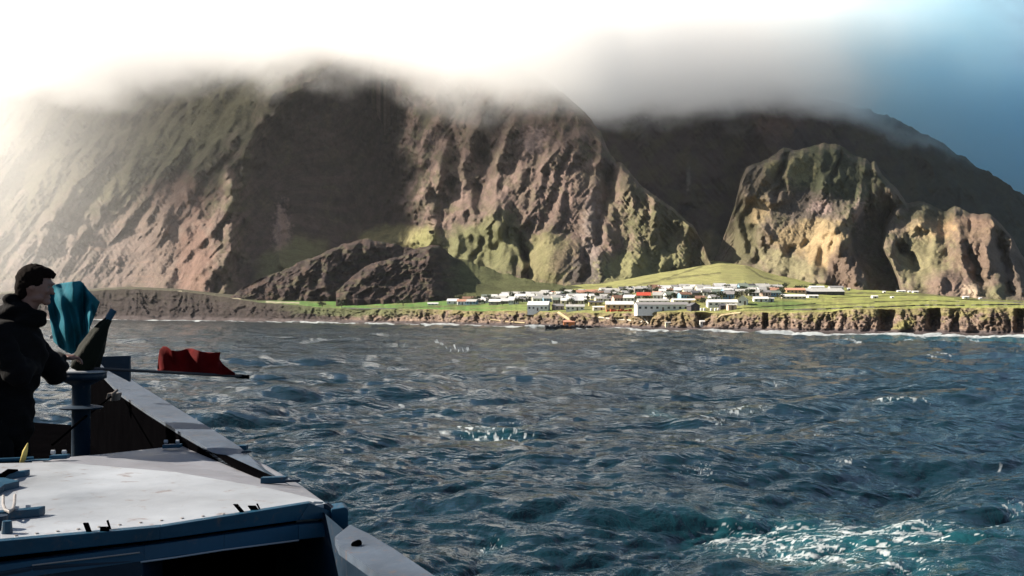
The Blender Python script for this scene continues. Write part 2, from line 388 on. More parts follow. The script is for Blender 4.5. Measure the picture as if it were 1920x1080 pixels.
# sunlit bluffs on the right
S = Sheet(1332, 2080,
    [(1332,505,1400),(1348,470,1410),(1364,425,1420),(1378,385,1420),(1388,338,1420),(1400,312,1410),(1420,306,1420),(1440,298,1430),(1470,275,1450),(1500,281,1450),(1520,276,1450),(1545,267,1450),(1573,271,1450),(1600,289,1450),(1626,297,1440),(1632,306,1440),(1640,302,1440),(1655,330,1430),(1680,350,1410),(1700,381,1400),(1722,377,1390),(1745,385,1380),(1775,395,1370),(1790,387,1350),(1820,400,1330),(1855,402,1300),(1880,424,1280),(1900,445,1250),(1915,475,1220),(1950,515,1200),(2080,575,1100)],
    [(1332,512,1390),(1366,520,1330),(1400,528,1260),(1450,545,1180),(1600,552,1090),(1700,552,1030),(1840,563,950),(2080,585,880)], 190, step=1.9, prof=0.8, seed=21, crest_noise=2.2, crest_smooth=3)
px, py = S.PX, S.PY
EDG = [(1600,280),(1632,310),(1622,370),(1600,420),(1590,440),(1600,480),(1622,520),(1630,560)]
RT = [(1655,290),(1690,370),(1700,384),(1680,400),(1665,430),(1660,465),(1678,500),(1690,530),(1700,560)]
d1, s1 = polydist(px, py, EDG); d2, s2 = polydist(px, py, RT)
q1 = np.clip(d1 * s1, 0, None); q2 = np.clip(-d2 * s2, 0, None); u = q1 / (q1 + q2 + 1e-6)
S.Y += np.where(s2 > 0, 0, np.where(s1 > 0, (70 * sm(0, .1, u) + 60 * u) * (1 - sm(.82, 1, u)), 0)) * sm(350, 430, py)
for pts, w, A, a in [
    ([(1470,280),(1462,310),(1452,350),(1455,375)], 9, 0, 0), ([(1480,288),(1466,330),(1456,368)], 7, -36, 0), ([(1455,300),(1440,330),(1440,370)], 14, 22, .2),
    ([(1500,285),(1475,340),(1462,365)], 12, 22, .2), ([(1414,310),(1400,345)], 4, -14, 0), ([(1545,270),(1545,330),(1530,360)], 22, 26, .2),
    ([(1575,275),(1570,320),(1560,340)], 5, -22, 0), ([(1612,295),(1618,340),(1610,400)], 10, 20, 0),
    ([(1640,305),(1660,350),(1690,400)], 10, 26, 0), ([(1655,330),(1668,375),(1685,395)], 6, -14, 0),
    ([(1400,372),(1412,395),(1430,420),(1450,450),(1465,470)], 8, 22, 0), ([(1395,385),(1415,440),(1425,480)], 18, -40, 0),
    ([(1590,400),(1560,440),(1530,490),(1520,510)], 22, 40, .2), ([(1582,458),(1600,500),(1612,540)], 20, 44, .2), ([(1582,458),(1565,500),(1545,530)], 14, 24, 0),
    ([(1515,450),(1500,470),(1470,470)], 8, -14, 0), ([(1425,480),(1440,505),(1460,512)], 12, 24, 0),
    ([(1740,430),(1720,420),(1690,440),(1672,470)], 16, 26, 0), ([(1684,460),(1700,480),(1714,505)], 10, -40, 0), ([(1672,470),(1688,510),(1710,530)], 12, 24, .2),
    ([(1760,440),(1745,480),(1752,530)], 16, 24, .2), ([(1830,410),(1800,440),(1790,480),(1760,545)], 22, 26, .2),
    ([(1806,460),(1820,490),(1836,520),(1850,545)], 9, -60, 0), ([(1800,450),(1808,490),(1822,540)], 10, 20, .2), ([(1862,410),(1852,460),(1858,520),(1870,550)], 15, 34, .3),
    ([(1875,440),(1885,490),(1895,545)], 8, -48, 0), ([(1895,450),(1905,500),(1920,550)], 10, 30, .2), ([(1925,500),(1935,550)], 8, -26, 0), ([(1728,530),(1724,545)], 7, 12, 0)]:
    S.ridge(pts, w, A, a)
S.bump(1836, 548, 20, 12, 18)
scalm = np.ones_like(px)
for cx, cy, rx, ry in [(1520,460,60,30),(1545,480,26,40),(1418,400,22,26),(1480,505,60,20),(1740,490,55,40),(1770,432,60,16),(1400,450,22,50)]: scalm *= 1 - .6 * np.exp(-(((px - cx) / rx) ** 2 + ((py - cy) / ry) ** 2) ** 2)
S.Y -= S.env * scalm * (gullied(px, py, px + .25 * py, 42, 15, 5.2, trib=10, down=150) + gullied(px, py, px - .2 * py, 17, 3.2, 8.8, trib=6, down=90) + 1.0 * ridged(px / 6, py / 8, 3, .6, 55))
nz = fbm(px / 22, py / 22, 5, .6, 1)
S.paint(lin(140,118,92), mask=np.ones_like(px)); S.paint(lin(116,110,70), mask=sm(-.2, .3, nz) * .8)
S.paint(lin(86,92,58), 1560, 330, 85, 60, .2, .95, .3, .5, 18); S.paint(lin(160,150,82), 1500, 318, 26, 30, .4, .9, .3, .5, 10); S.paint(lin(158,146,78), 1445, 318, 14, 20, .3, .9, .3, .5, 10)
S.paint(lin(120,104,82), 1415, 345, 40, 40, 0, .8); S.paint(lin(112,96,84), 1510, 385, 70, 28, 0, .9, .3, .4, 14); S.paint(PINK * 1.05, 1540, 388, 20, 12, 0, .8, .4, 1.0, 6); S.paint(PINK, 1612, 405, 14, 26, 0, .8, .4, 1.0, 5)
S.paint(OCHRE, 1520, 445, 68, 32, -.1, .95, .3, .4, 16); S.paint(lin(196,160,92), 1545, 470, 26, 44, .6, .95, .25, .4, 10); S.paint(OCHRE, 1418, 395, 22, 26, .6, .9, .3, .5, 10)
S.paint(lin(150,140,86), 1480, 500, 60, 22, .3, .85, .4, .5, 14); S.paint(lin(128,100,80), 1585, 505, 34, 44, 0, .9, .3, .4, 14); S.paint(lin(112,106,62), 1395, 450, 26, 60, 0, .9)
S.paint(lin(98,96,62), 1745, 400, 50, 18, .2, .85, .3, .5, 10); S.paint(OCHRE, 1780, 430, 80, 24, 0, .8, .4, .5, 14); S.paint(lin(206,160,92), 1770, 432, 26, 12, -.4, .9, .3, .5, 8)
S.paint(lin(150,140,80), 1740, 490, 60, 50, 0, .85, .4, .5, 14); S.paint(ORANGE * .8, 1830, 415, 40, 14, 0, .7, .4, .6, 8); S.paint(lin(138,106,84), 1835, 470, 60, 60, 0, .75, .4, .6, 14)
S.paint(lin(146,112,96), 1780, 530, 40, 26, 0, .8); S.paint(lin(206,172,132), 1822, 545, 18, 12, 0, .85, .3, .8, 5); S.paint(lin(142,138,80), 1880, 548, 34, 14, 0, .85)
S.paint(lin(118,98,86), 1920, 510, 40, 70, 0, .8)
m_ = S.col.mean(-1, keepdims=True); S.col = (m_ + (S.col - m_) * .78) * .80
S.build('bluff_terrain', mt_mat)

# two lava hills in front of the amphitheatre
LV = terrain_mat('old_lava', 1.6, 1.3, 0.5)
for nm, x0, x1, cr, ft, sd_ in [
    ('lava_hill_terrain', 430, 830, [(430,556,1180),(480,525,1190),(540,500,1210),(600,478,1230),(640,456,1250),(690,447,1270),(725,452,1270),(755,464,1270),(775,466,1270),(800,500,1260),(830,540,1240)],
     [(430,566,1150),(640,560,1150),(830,556,1200)], 31),
    ('lava_hill_terrain', 630, 1110, [(630,548,1060),(660,518,1080),(690,498,1090),(740,482,1110),(780,468,1130),(808,458,1140),(825,460,1140),(848,478,1130),(880,492,1120),(940,510,1110),(1010,528,1100),(1110,541,1090)],
     [(630,562,1020),(780,562,1010),(900,560,1020),(1000,552,1050),(1110,546,1070)], 37)]:
    H = Sheet(x0, x1, cr, ft, 80, step=1.9, prof=1.1, seed=sd_, crest_noise=3, crest_smooth=5)
    px, py = H.PX, H.PY
    if sd_ == 37:
        H.ridge([(760,480),(700,510),(660,545)], 22, 20); H.ridge([(815,460),(800,490),(790,500)], 16, 22); H.step([(830,462),(835,500),(830,560)], 22, 26, 200)
    else:
        H.ridge([(690,450),(640,480),(600,540)], 30, 24); H.ridge([(600,480),(560,520),(530,556)], 26, 20)
    rg = 1.0 if sd_ == 31 else sm(900, 820, px)
    H.Y -= H.env * rg * (6 * ridged((px + .5 * py) / 30, py / 30, 4, .6, 2) + 3.5 * fbm(px / 9, py / 9, 4, .7, 3))
    H.paint(LAVA, mask=np.ones_like(px)); H.paint(lin(92,72,62), mask=sm(-.1, .4, fbm(px / 20, py / 12, 4, .6, 5)) * .8)
    H.paint(lin(84,82,58), mask=sm(0, .4, fbm(px / 30, py / 10, 4, .6, 15)) * .6)
    if sd_ == 37: H.paint(lin(92,96,56), mask=sm(820, 880, px + 14 * fbm(px / 20, py / 20, 3)))
    H.build(nm, LV, skirt=25)

# ground sheet: beach, sea cliff, plain, green fan
SHORE = [(-420,596),(0,598),(200,600),(400,602),(600,605),(800,609),(1000,614),(1200,619),(1300,621),(1450,625),(1600,628),(1750,630),(1920,633),(2300,639)]
CTOP = [(-420,553),(0,551),(150,546),(240,541),(330,545),(420,556),(480,566),(560,572),(620,577),(700,579),(800,579),(900,583),(980,582),(1060,586),(1180,586),(1300,584),(1345,586),(1400,584),(1480,586),(1560,583),(1600,579),(1680,579),(1760,576),(1810,577),(1850,576),(1920,577),(2300,572)]
PTOP = [(-420,548,1790),(0,546,1740),(150,543,1690),(240,537,1680),(330,541,1600),(430,552,1400),(640,552,1380),(800,549,1380),(950,543,1260),(1060,535,1215),(1130,529,1205),(1200,514,1270),(1280,500,1350),(1350,486,1440),(1400,492,1420),(1450,510,1320),(1520,528,1200),(1600,541,1100),(1700,548,1030),(1840,560,955),(2080,572,890),(2300,574,880)]
GPX = np.arange(-420, 2300, 1.9)
shore = smooth1(interp(GPX, SHORE, 1), 41); ctop = interp(GPX, CTOP, 1) + 1.2 * fbm(GPX / 18, GPX * 0 + 3.3, 4, .6)
shY = np.array([Y_at_z(0, p, 0.0) for p in shore]); ptp = smooth1(interp(GPX, PTOP, 1), 15); ptY = smooth1(interp(GPX, PTOP, 2), 41)
bchY = shY + 9 + 4 * fbm(GPX / 40, GPX * 0 + 9, 3); 
cz = (584.0 - ctop) / F * (bchY + 12) + CAMZ                     # height of the cliff top
cY = bchY + 0.55 * cz + 2; cYs = smooth1(cY, 121)
nb, nc, npl = 6, 46, 150
PYr, Yr = [], []
bpy_ = np.array([584.0 + (CAMZ - 1.4) * F / b for b in bchY])
for k in range(nb):
    t = k / nb; Yk = shY - 12 + (bchY - shY + 12) * t; zk = -1.6 + 3.0 * t
    PYr.append(584.0 + (CAMZ - zk) * F / Yk); Yr.append(Yk)
for k in range(nc):
    t = k / nc; PYr.append(bpy_ * (1 - t) + ctop * t); Yr.append(bchY + (cY - bchY) * (t ** 1.3))
for k in range(npl + 1):
    t = (k / npl); PYr.append(ctop * (1 - t) + ptp * t); b_ = min(1.0, k / 14.0); cc_ = cY * (1 - b_) + cYs * b_; Yr.append(1 / ((1 - t) / cc_ + t / ptY))
G = Sheet.__new__(Sheet); G.seed = 41
G.PX = np.repeat(GPX[None], nb + nc + npl + 1, 0)[::-1].copy(); G.PY = np.array(PYr)[::-1].copy(); G.Y = np.array(Yr)[::-1].copy()
G.col = np.zeros(G.PX.shape + (3,)); G.env = 1.0
px, py = G.PX, G.PY
tc = np.zeros(len(PYr)); tc[nb:nb + nc] = np.sin(np.linspace(0, math.pi, nc)) ** .5; tc = tc[::-1][:, None]
row = np.arange(len(PYr))[::-1][:, None]
hs = G.Y / 700.0
wxp = px + 7 * fbm(px / 22, py / 16, 3, .6, 60) + (py - 600) * fbm(px / 60, px * 0, 2) * 1.6
relief = (4.6 * ridged(wxp / 30, py / 70, 4, .6, 2) * (.6 + .9 * fbm(px / 50, py / 50, 2, .5, 77)) + 1.6 * ridged(wxp / 9, py / 14, 3, .6, 5) + 1.8 * fbm(px / 9, py / 9, 4, .65, 7) + 2.4 * ridged(wxp / 13, py / 34, 4, .6, 17)) * hs
G.Y -= tc * relief * (1 - .45 * sm(700, 450, px))
for cx, w, A in [(1662,14,10),(1752,13,10),(1912,9,9),(1436,6,8),(1322,16,10),(1792,8,5),(1560,7,4),(1478,6,3)]:
    G.Y += tc * A * np.exp(-((px - cx) / w) ** 4)
for cx, w, A in [(1690,9,6),(1815,12,4)]: G.Y -= tc * A * np.exp(-((px - cx) / w) ** 2) * sm(598, 618, py)
inpl = (row >= nb + nc) * np.minimum(1, (row - nb - nc) / 12.0)
G.Y -= inpl * (3.5 * fbm(px / 60, py / 14, 4, .5, 3)) * sm(0, 1, (row - nb - nc) / 40.0)
GR_L = lin(96,134,56); GR_R = lin(146,152,66); CLIFF = lin(122,100,84)
nz = fbm(px / 30, py / 6, 4, .6, 1)
base = lin(140,142,70) + 0 * px[..., None]
G.col[:] = base
G.paint(lin(88,130,48), mask=sm(1150, 800, px)); G.paint(lin(150,156,66), mask=sm(1400, 1600, px) * .8)
G.paint(lin(104,104,58), mask=sm(.0, .4, nz) * .55); G.paint(lin(128,112,70), mask=sm(.1, .5, fbm(px / 50, py / 4, 4, .6, 19)) * .45)
G.paint(lin(150,146,84), 1300, 515, 190, 34, 0, .6, .4, .4, 30)
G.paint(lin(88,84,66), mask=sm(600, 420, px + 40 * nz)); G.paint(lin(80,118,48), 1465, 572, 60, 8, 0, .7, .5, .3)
for x0, y0, x1, y1, w in [(200,555,265,548,1.6),(290,549,340,546,1.2),(370,562,450,560,1.3),(500,566,560,568,1.5)]:
    d_, _ = polydist(px, py, [(x0, y0), (x1, y1)]); G.paint(lin(170,160,130), mask=(1 - sm(w * .5, w * 1.4, d_ + fbm(px / 9, py / 3, 3))) * .9)
for pts in [[(1170,540),(1230,528),(1300,505),(1340,490)], [(1400,500),(1430,520),(1480,532)], [(1250,524),(1290,518),(1350,512)], [(1430,560),(1520,552),(1620,549),(1740,553),(1860,562),(1930,566)], [(1430,574),(1540,572),(1640,568)], [(640,583),(760,577),(900,571)]]:
    d_, _ = polydist(px, py, pts); G.paint(lin(84,82,50), mask=(1 - sm(.5, 2.2, d_ + 2.0 * fbm(px / 12, py / 4, 3))) * .7)
cm = ((row >= nb) & (row < nb + nc)) * np.ones_like(px); tcl = np.clip((row - nb) / nc, 0, 1) * np.ones_like(px)
G.paint(CLIFF, mask=cm); G.paint(lin(84,70,64), mask=cm * sm(-.1, .3, fbm(px / 8, py / 14, 4, .6, 3))); G.paint(lin(150,128,112), mask=cm * sm(.05, .4, fbm(px / 4, py / 9, 4, .6, 13)) * .7)
G.paint(lin(124,116,66), mask=cm * sm(.45, .95, tcl + .6 * fbm(px / 16, py / 9, 4, .6, 23)) * .85)
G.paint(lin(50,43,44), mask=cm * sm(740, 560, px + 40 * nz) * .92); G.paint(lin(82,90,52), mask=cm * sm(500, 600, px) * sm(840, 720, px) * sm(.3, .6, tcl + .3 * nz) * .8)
G.paint(lin(128,122,64), 1692, 612, 24, 10, -.5, .9, .3, .4, 8); G.paint(lin(128,110,70), 1250, 600, 90, 10, 0, .5, .5, .6, 14)
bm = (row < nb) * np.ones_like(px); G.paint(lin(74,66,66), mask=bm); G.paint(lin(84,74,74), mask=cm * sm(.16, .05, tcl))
GM = terrain_mat('turf_and_cliff', 2.2, 0.7, 0.48)
X, Yg, Z = ptn(G.PX, G.PY, G.Y)
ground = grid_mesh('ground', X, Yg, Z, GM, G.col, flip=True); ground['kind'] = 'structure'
GZ, GYY, GXX = Z, Yg, X
def ground_at(px_, py_):
    """world point of the plain seen at a pixel"""
    c = int(round((px_ + 420) / 1.9)); colpy = G.PY[:, c]; k = int(np.argmin(np.abs(colpy[:npl + 1] - py_)))
    return float(X[k, c]), float(Yg[k, c]), float(Z[k, c])
# ------------------------------------------------------------------ sea
def ocean_tile(L, NN, wind, wdir, seed, lmin=0.45, spread=2.0):
    r = np.random.RandomState(seed); k1 = np.fft.fftfreq(NN, 1.0 / NN) * 2 * np.pi / L
    KX, KY = np.meshgrid(k1, k1); K = np.hypot(KX, KY); K[0, 0] = 1e-6
    Lw = wind * wind / 9.81; c = (KX * math.cos(wdir) + KY * math.sin(wdir)) / K
    P = np.exp(-1 / (K * Lw) ** 2) / K ** 4 * np.abs(c) ** spread * np.exp(-(K * lmin / 6.28) ** 2)
    P = P * K ** 0.35
    P[c < 0] *= 0.15; P[0, 0] = 0
    hh = (r.randn(NN, NN) + 1j * r.randn(NN, NN)) * np.sqrt(P)
    H = np.real(np.fft.ifft2(hh)); s_ = H.std()
    DX = np.real(np.fft.ifft2(1j * KX / K * hh)); DY = np.real(np.fft.ifft2(1j * KY / K * hh))
    jx = np.real(np.fft.ifft2(-KX * KX / K * hh)); jy = np.real(np.fft.ifft2(-KY * KY / K * hh)); jxy = np.real(np.fft.ifft2(-KX * KY / K * hh))
    return [a / s_ for a in (H, DX, DY, jx, jy, jxy)]
def samp(T, L, x, y):
    NN = T.shape[0]; u = (x / L * NN) % NN; v = (y / L * NN) % NN
    i = u.astype(int); j = v.astype(int); fu = u - i; fv = v - j; i1 = (i + 1) % NN; j1 = (j + 1) % NN
    return (T[j, i] * (1 - fu) + T[j, i1] * fu) * (1 - fv) + (T[j1, i] * (1 - fu) + T[j1, i1] * fu) * fv
spx = np.arange(-560, 2480, 2.1)
sy1 = np.arange(1420, 640, -1.6); sy2 = np.arange(640, 586.5, -0.8)
spy = np.concatenate([sy1, sy2]); sY = CAMZ * F / (spy - 584.0); sY = np.concatenate([sY, [12000.0]])
# the sheet goes on behind the camera so that the ship floats on something
sY = np.concatenate([[-300.0, -60.0, 2.0, 12.0], sY])
PXs, YY = np.meshgrid(spx, sY); XX = (PXs - 960) / F * YY
near = YY < 20; XX = np.where(near, (PXs - 960) / 1500.0 * 300.0, XX)
PYs = 584.0 + CAMZ * F / np.maximum(YY, 5)
T1 = ocean_tile(230.0, 1024, 8.6, rad(-62), 5); T2 = ocean_tile(149.0, 1024, 6.2, rad(-100), 11)
a1, a2 = 0.52, 0.17; ch = 1.05
c2, s2_ = math.cos(.45), math.sin(.45); x2 = XX * c2 + YY * s2_; y2 = -XX * s2_ + YY * c2
fade = np.clip(1 - (YY - 900) / 1500, 0.3, 1) * sm(14, 30, YY)
H1 = samp(T1[0], 230.0, XX, YY); H2 = samp(T2[0], 149.0, x2, y2)
DXs = a1 * samp(T1[1], 230., XX, YY) + a2 * (samp(T2[1], 149., x2, y2) * c2 - samp(T2[2], 149., x2, y2) * s2_)
DYs = a1 * samp(T1[2], 230., XX, YY) + a2 * (samp(T2[1], 149., x2, y2) * s2_ + samp(T2[2], 149., x2, y2) * c2)
J = (1 + ch * a1 * samp(T1[3], 230., XX, YY)) * (1 + ch * a1 * samp(T1[4], 230., XX, YY)) - (ch * a1 * samp(T1[5], 230., XX, YY)) ** 2
J = J + ch * a2 * (samp(T2[3], 149., x2, y2) + samp(T2[4], 149., x2, y2)) * .8
Zs = (a1 * H1 + a2 * H2) * fade
Xs = XX - ch * DXs * fade; Ys = YY - ch * DYs * fade
foam = sm(0.02, -0.42, J) * sm(.1, .6, H1) * .85
aer = np.zeros_like(foam)
def patch(cx, cy, rx, ry, st, ang=0.0, ns=(26, 5), ae=0.0, thr=0.0):
    global foam, aer
    c, t = math.cos(ang), math.sin(ang); dx = PXs - cx; dy = PYs - cy
    u = (dx * c + dy * t); v = (-dx * t + dy * c); m = np.exp(-((u / rx) ** 2 + (v / ry) ** 2) ** 1.3)
    wv = 6 * fbm(u / 60, v / 40, 3, .5, cx)
    n = ridged(u / ns[0], (v + wv) / ns[1], 4, .7, cx * .37)
    foam = np.maximum(foam, np.clip(m * st * (n * 1.0 + .0 - thr), 0, 1)); aer = np.maximum(aer, m * ae)
patch(1600, 985, 300, 34, 1.6, .10, (110, 6), .75); patch(1470, 990, 120, 30, 1.7, .12, (30, 6), .8); patch(1760, 985, 210, 16, 1.3, .16, (140, 4), .6)
patch(1620, 1035, 220, 26, 1.15, .2, (110, 6), .7); patch(1390, 965, 90, 10, 1.7, -.05, (30, 5), .3); patch(1895, 948, 26, 8, 1.6, 0, (14, 4), .6)
patch(925, 820, 70, 12, 1.9, .06, (22, 4), .3); patch(1385, 780, 56, 9, 1.9, .03, (20, 4), .2); patch(1245, 780, 34, 10, 1.6, .5, (14, 4), .7)
patch(1320, 796, 70, 7, 1.2, .1, (20, 3)); patch(1685, 776, 50, 3.5, 1.8, 0, (26, 2), .2); patch(905, 990, 40, 9, 1.3, -.3, (16, 3), .2)
patch(985, 787, 50, 9, 1.1, .1, (18, 3)); patch(1060, 792, 44, 4, 1.5, .2, (22, 2)); patch(850, 655, 36, 4, 1.7, .08, (14, 2)); patch(770, 652, 30, 4, 1.0, 0, (14, 2))
patch(1335, 662, 22, 3, 1.4, .05, (10, 2)); patch(1540, 832, 40, 4, 1.1, .05, (16, 2)); patch(1560, 860, 60, 5, .9, .05, (18, 2)); patch(1290, 885, 60, 10, .8, .05, (16, 3))
for cx, cy, rx, ry in [(885,740,7,4),(748,755,9,3),(828,772,10,3),(822,643,14,3),(905,646,9,3),(605,684,7,2),(1030,783,10,3),(1225,775,16,6),(834,823,7,4),(1002,680,10,3),(1285,718,8,3),(1862,862,4,6),(1470,823,7,2),(1545,662,8,2),(505,703,6,3),(1706,735,5,2),(1450,720,5,2),(1745,668,10,2.5),(1310,833,16,4),(1035,640,12,2),(640,632,7,1.5),(1730,633,5,3),(1600,640,30,2.5),(1770,665,14,2)]:
    ry_ = ry * .55; m = np.exp(-(((PXs - cx) / (rx * 1.3)) ** 2 + ((PYs - cy - .12 * (PXs - cx) - 1.5 * fbm(PXs / 8, PYs * 0 + cx, 2)) / ry_) ** 2)); foam = np.maximum(foam, 1.25 * m * (0.7 + .6 * fbm(PXs / 5, PYs / 2, 2, .5, 3)))
# surf along the shore
shp = smooth1(interp(spx, SHORE, 1), 41)[None]; q = PYs - shp + 1.6 * fbm(PXs / 30, PXs * 0 + 2, 3)
wd = (2.2 + 1.8 * fbm(PXs / 60, PXs * 0 + 8, 3, .5)) * (0.55 + 0.5 * sm(400, 1500, PXs)); wd = wd + 3.0 * np.exp(-((PXs - 1500) / 60) ** 2) + 1.0 * np.exp(-((PXs - 1880) / 120) ** 2)
sf = (1 - sm(wd * .6, wd, q)) * sm(-9, -2, q); foam = np.maximum(foam, sf * (0.95 + .3 * fbm(PXs / 9, PYs / 3, 3, .6, 6)))
aer = np.maximum(aer, np.exp(-((q - 6) / 5) ** 2) * sm(1500, 1700, PXs) * .9)
foam = np.maximum(foam, np.exp(-((q - 8) / 2.0) ** 2) * sm(1560, 1700, PXs) * np.clip(ridged(PXs / 30, PYs / 3, 3, .6) * 1.2, 0, 1))
Zs = Zs + 0.5 * sf * sm(0, 40, YY)
foam = foam * sm(20, 30, YY); aer = aer * sm(20, 30, YY)
k = N('sea_water'); p = k.pos()
fa = k.n('Attribute', attribute_name='foam').outputs['Fac']; ae = k.n('Attribute', attribute_name='aer').outputs['Fac']
vs = k.scale(p, (1.0, 1.0, 0.2))
w1 = k.noise(0.34, 5, 0.62, vs, 0.4); w2 = k.noise(1.5, 5, 0.65, vs, 0.3); w3 = k.noise(0.085, 4, 0.6, k.scale(p, (.8, 1.2, .2)), 0.5)
bn = k.bump(w3, 0.5, 4.2); bn = k.bump(w1, 0.5, 1.0, bn); bn = k.bump(w2, 0.35, 0.11, bn); k.l(bn, k.b.inputs['Normal'])
fn1 = k.noise(0.9, 9, 0.72, k.scale(p, (.4, 1.0, .2)), 0.8); fn2 = k.mapr(k.math('ABSOLUTE', k.math('SUBTRACT', k.noise(0.55, 5, 0.6, k.scale(p, (.45, 1.0, .2)), 0.6), 0.5)), 0.0, 0.09, 0.72, 0.36)
fn = k.math('ADD', k.math('MULTIPLY', fn1, 0.5), k.math('MULTIPLY', fn2, 0.5))
ff = k.mapr(k.math('ADD', fa, k.math('MULTIPLY', k.math('SUBTRACT', fn, 0.5), 1.1)), 0.42, 0.95, 0, 0.9)
ff = k.math('MULTIPLY', ff, k.mapr(fa, 0.05, 0.3, 0, 1))
deep = k.mix(ae, (0.0025, 0.016, 0.024), (0.008, 0.07, 0.085))
col = k.mix(ff, deep, (0.40, 0.43, 0.44)); k.l(col, k.b.inputs['Base Color'])
k.l(k.mapr(ff, 0, 1, 0.10, 0.8), k.b.inputs['Roughness']); k.b.inputs['IOR'].default_value = 1.333
k.l(k.mapr(ff, 0, 1, 0.5, 0.15), k.b.inputs['Specular IOR Level'])
sea = grid_mesh('sea', Xs, Ys, Zs, k.m, None, {'foam': foam, 'aer': aer}); sea['kind'] = 'structure'
del Xs, Ys, Zs, T1, T2, J, DXs, DYs, H1, H2

# ------------------------------------------------------------------ air and cloud
def box(name, lo, hi, mat, parent=None):
    me = bpy.data.meshes.new(name); bm = bmesh.new(); bmesh.ops.create_cube(bm, size=1.0)
    for v in bm.verts: v.co = Vector([(lo[i] + hi[i]) / 2 + v.co[i] * (hi[i] - lo[i]) for i in range(3)])
    bm.to_mesh(me); bm.free(); me.materials.append(mat); o = bpy.data.objects.new(name, me); return link(o, parent)
def vol_mat(name, dens, color, g):
    k = N(name); k.t.nodes.remove(k.b)
    v = k.n('VolumePrincipled'); v.inputs['Color'].default_value = color + (1,); v.inputs['Density'].default_value = dens
    v.inputs['Anisotropy'].default_value = g; k.l(v.outputs[0], k.out.inputs['Volume']); k.v = v
    return k
kh = vol_mat('haze_air', 0.000018, (0.93, 0.95, 1.0), 0.6)
haze = box('haze', (-7000, -400, -8), (7000, 12500, 690), kh.m); haze['kind'] = 'stuff'

kc = vol_mat('cloud_vapour', 0.0, (1, 1, 1), 0.38); k = kc; p = k.pos()
sep = k.n('SeparateXYZ'); k.l(p, sep.inputs[0]); x, y, z = sep.outputs
a = k.math('DIVIDE', x, y)
def curve_node(val, lo, hi, pts, out_lo, out_hi):
    c = k.n('FloatCurve'); k.l(k.mapr(val, lo, hi, 0, 1), c.inputs['Value']); cu = c.mapping.curves[0]
    P = [((q[0] - lo) / (hi - lo), (q[1] - out_lo) / (out_hi - out_lo)) for q in pts]
    cu.points[0].location = P[0]; cu.points[1].location = P[-1]
    for q in P[1:-1]: cu.points.new(*q)
    c.mapping.update(); return k.mapr(c.outputs[0], 0, 1, out_lo, out_hi)
A = lambda q: (q - 960) / F
nbig = k.noise(0.0022, 5, 0.6, k.scale(p, (1, 1, 1.7)), 0.6)
nfin = k.noise(0.0085, 4, 0.65, k.scale(p, (1, 1, 1.4)))
nn = k.math('ADD', k.math('MULTIPLY', k.math('SUBTRACT', nbig, 0.5), 210.0), k.math('MULTIPLY', k.math('SUBTRACT', nfin, 0.5), 130.0))
CB = [(A(-600), 165), (A(0), 160), (A(300), 158), (A(450), 146), (A(560), 122), (A(640), 110), (A(760), 128), (A(900), 158), (A(1000), 172), (A(1120), 182), (A(1400), 188), (A(1500), 200), (A(1650), 235), (A(1800), 330), (A(2100), 430)]
base = k.math('MULTIPLY', y, curve_node(a, A(-600), A(2100), [(q[0], (584 - q[1]) / F) for q in CB], 0.0, 0.3))
FR = [(A(-600), 1900), (A(300), 1850), (A(640), 1700), (A(900), 1560), (A(1060), 1520), (A(1200), 1800), (A(1450), 2150), (A(1600), 2300), (A(1750), 2400), (A(2100), 2440)]
front = curve_node(a, A(-600), A(2100), FR, 1400, 2600)
dz = k.math('ADD', k.math('SUBTRACT', z, base), nn)
top = k.mapr(k.math('ADD', k.math('SUBTRACT', k.math('ADD', k.math('MULTIPLY', y, 0.29), 20.0), z), k.math('MULTIPLY', nn, 0.7)), -70, 70, 0, 1, smooth=True)
d1 = k.mapr(dz, -30, 45, 0, 1, smooth=True)
d2 = k.mapr(k.math('ADD', k.math('SUBTRACT', y, front), nn), -150, 0, 0, 1, smooth=True)
right = k.mapr(k.math('ADD', a, k.math('MULTIPLY', k.math('SUBTRACT', nbig, 0.5), 0.8)), A(1500), A(1900), 1.0, 0.02, smooth=True)
left = k.mapr(a, -0.56, -0.50, 0, 1)
cd = k.math('MULTIPLY', k.math('MULTIPLY', d1, d2), k.math('MULTIPLY', right, left))
cd = k.math('MULTIPLY', k.math('MULTIPLY', cd, top), 0.0108)
ml = k.mapr(a, A(-150), A(560), 1.0, 0.0, smooth=True)
mist = k.math('MULTIPLY', k.math('MULTIPLY', k.math('MULTIPLY', ml, ml), k.mapr(y, 1150, 1500, 0, 1, smooth=True)), k.mapr(k.math('ADD', z, nn), 0, 480, 0.35, 1.0))
mist = k.math('MULTIPLY', k.math('MULTIPLY', k.math('MULTIPLY', mist, top), left), 0.0016)
low = k.mapr(k.math('SUBTRACT', z, k.math('MULTIPLY', y, 0.205)), -20, 110, 1, 0, smooth=True)
dark = k.math('MULTIPLY', k.math('MULTIPLY', k.mapr(a, A(1400), A(1760), 0, 1, smooth=True), low), k.math('MULTIPLY', d1, k.mapr(y, 2430, 2560, 0, 1)))
rr = k.mapr(k.math('ADD', a, k.math('MULTIPLY', k.math('SUBTRACT', nbig, 0.5), 0.4)), A(1460), A(1820), 0, 1, smooth=True)
k.l(k.mix(rr, (1, 1, 1), (0.55, 0.80, 0.92)), k.v.inputs['Color'])  # shade on the cloud's right side put in as darker, bluer vapour
k.l(k.math('ADD', k.math('ADD', cd, mist), k.math('MULTIPLY', dark, 0.006)), k.v.inputs['Density'])
cloud = box('cloud', (-1500, 1150, 2), (1900, 3300, 1150), k.m); prop(cloud, kind='stuff')
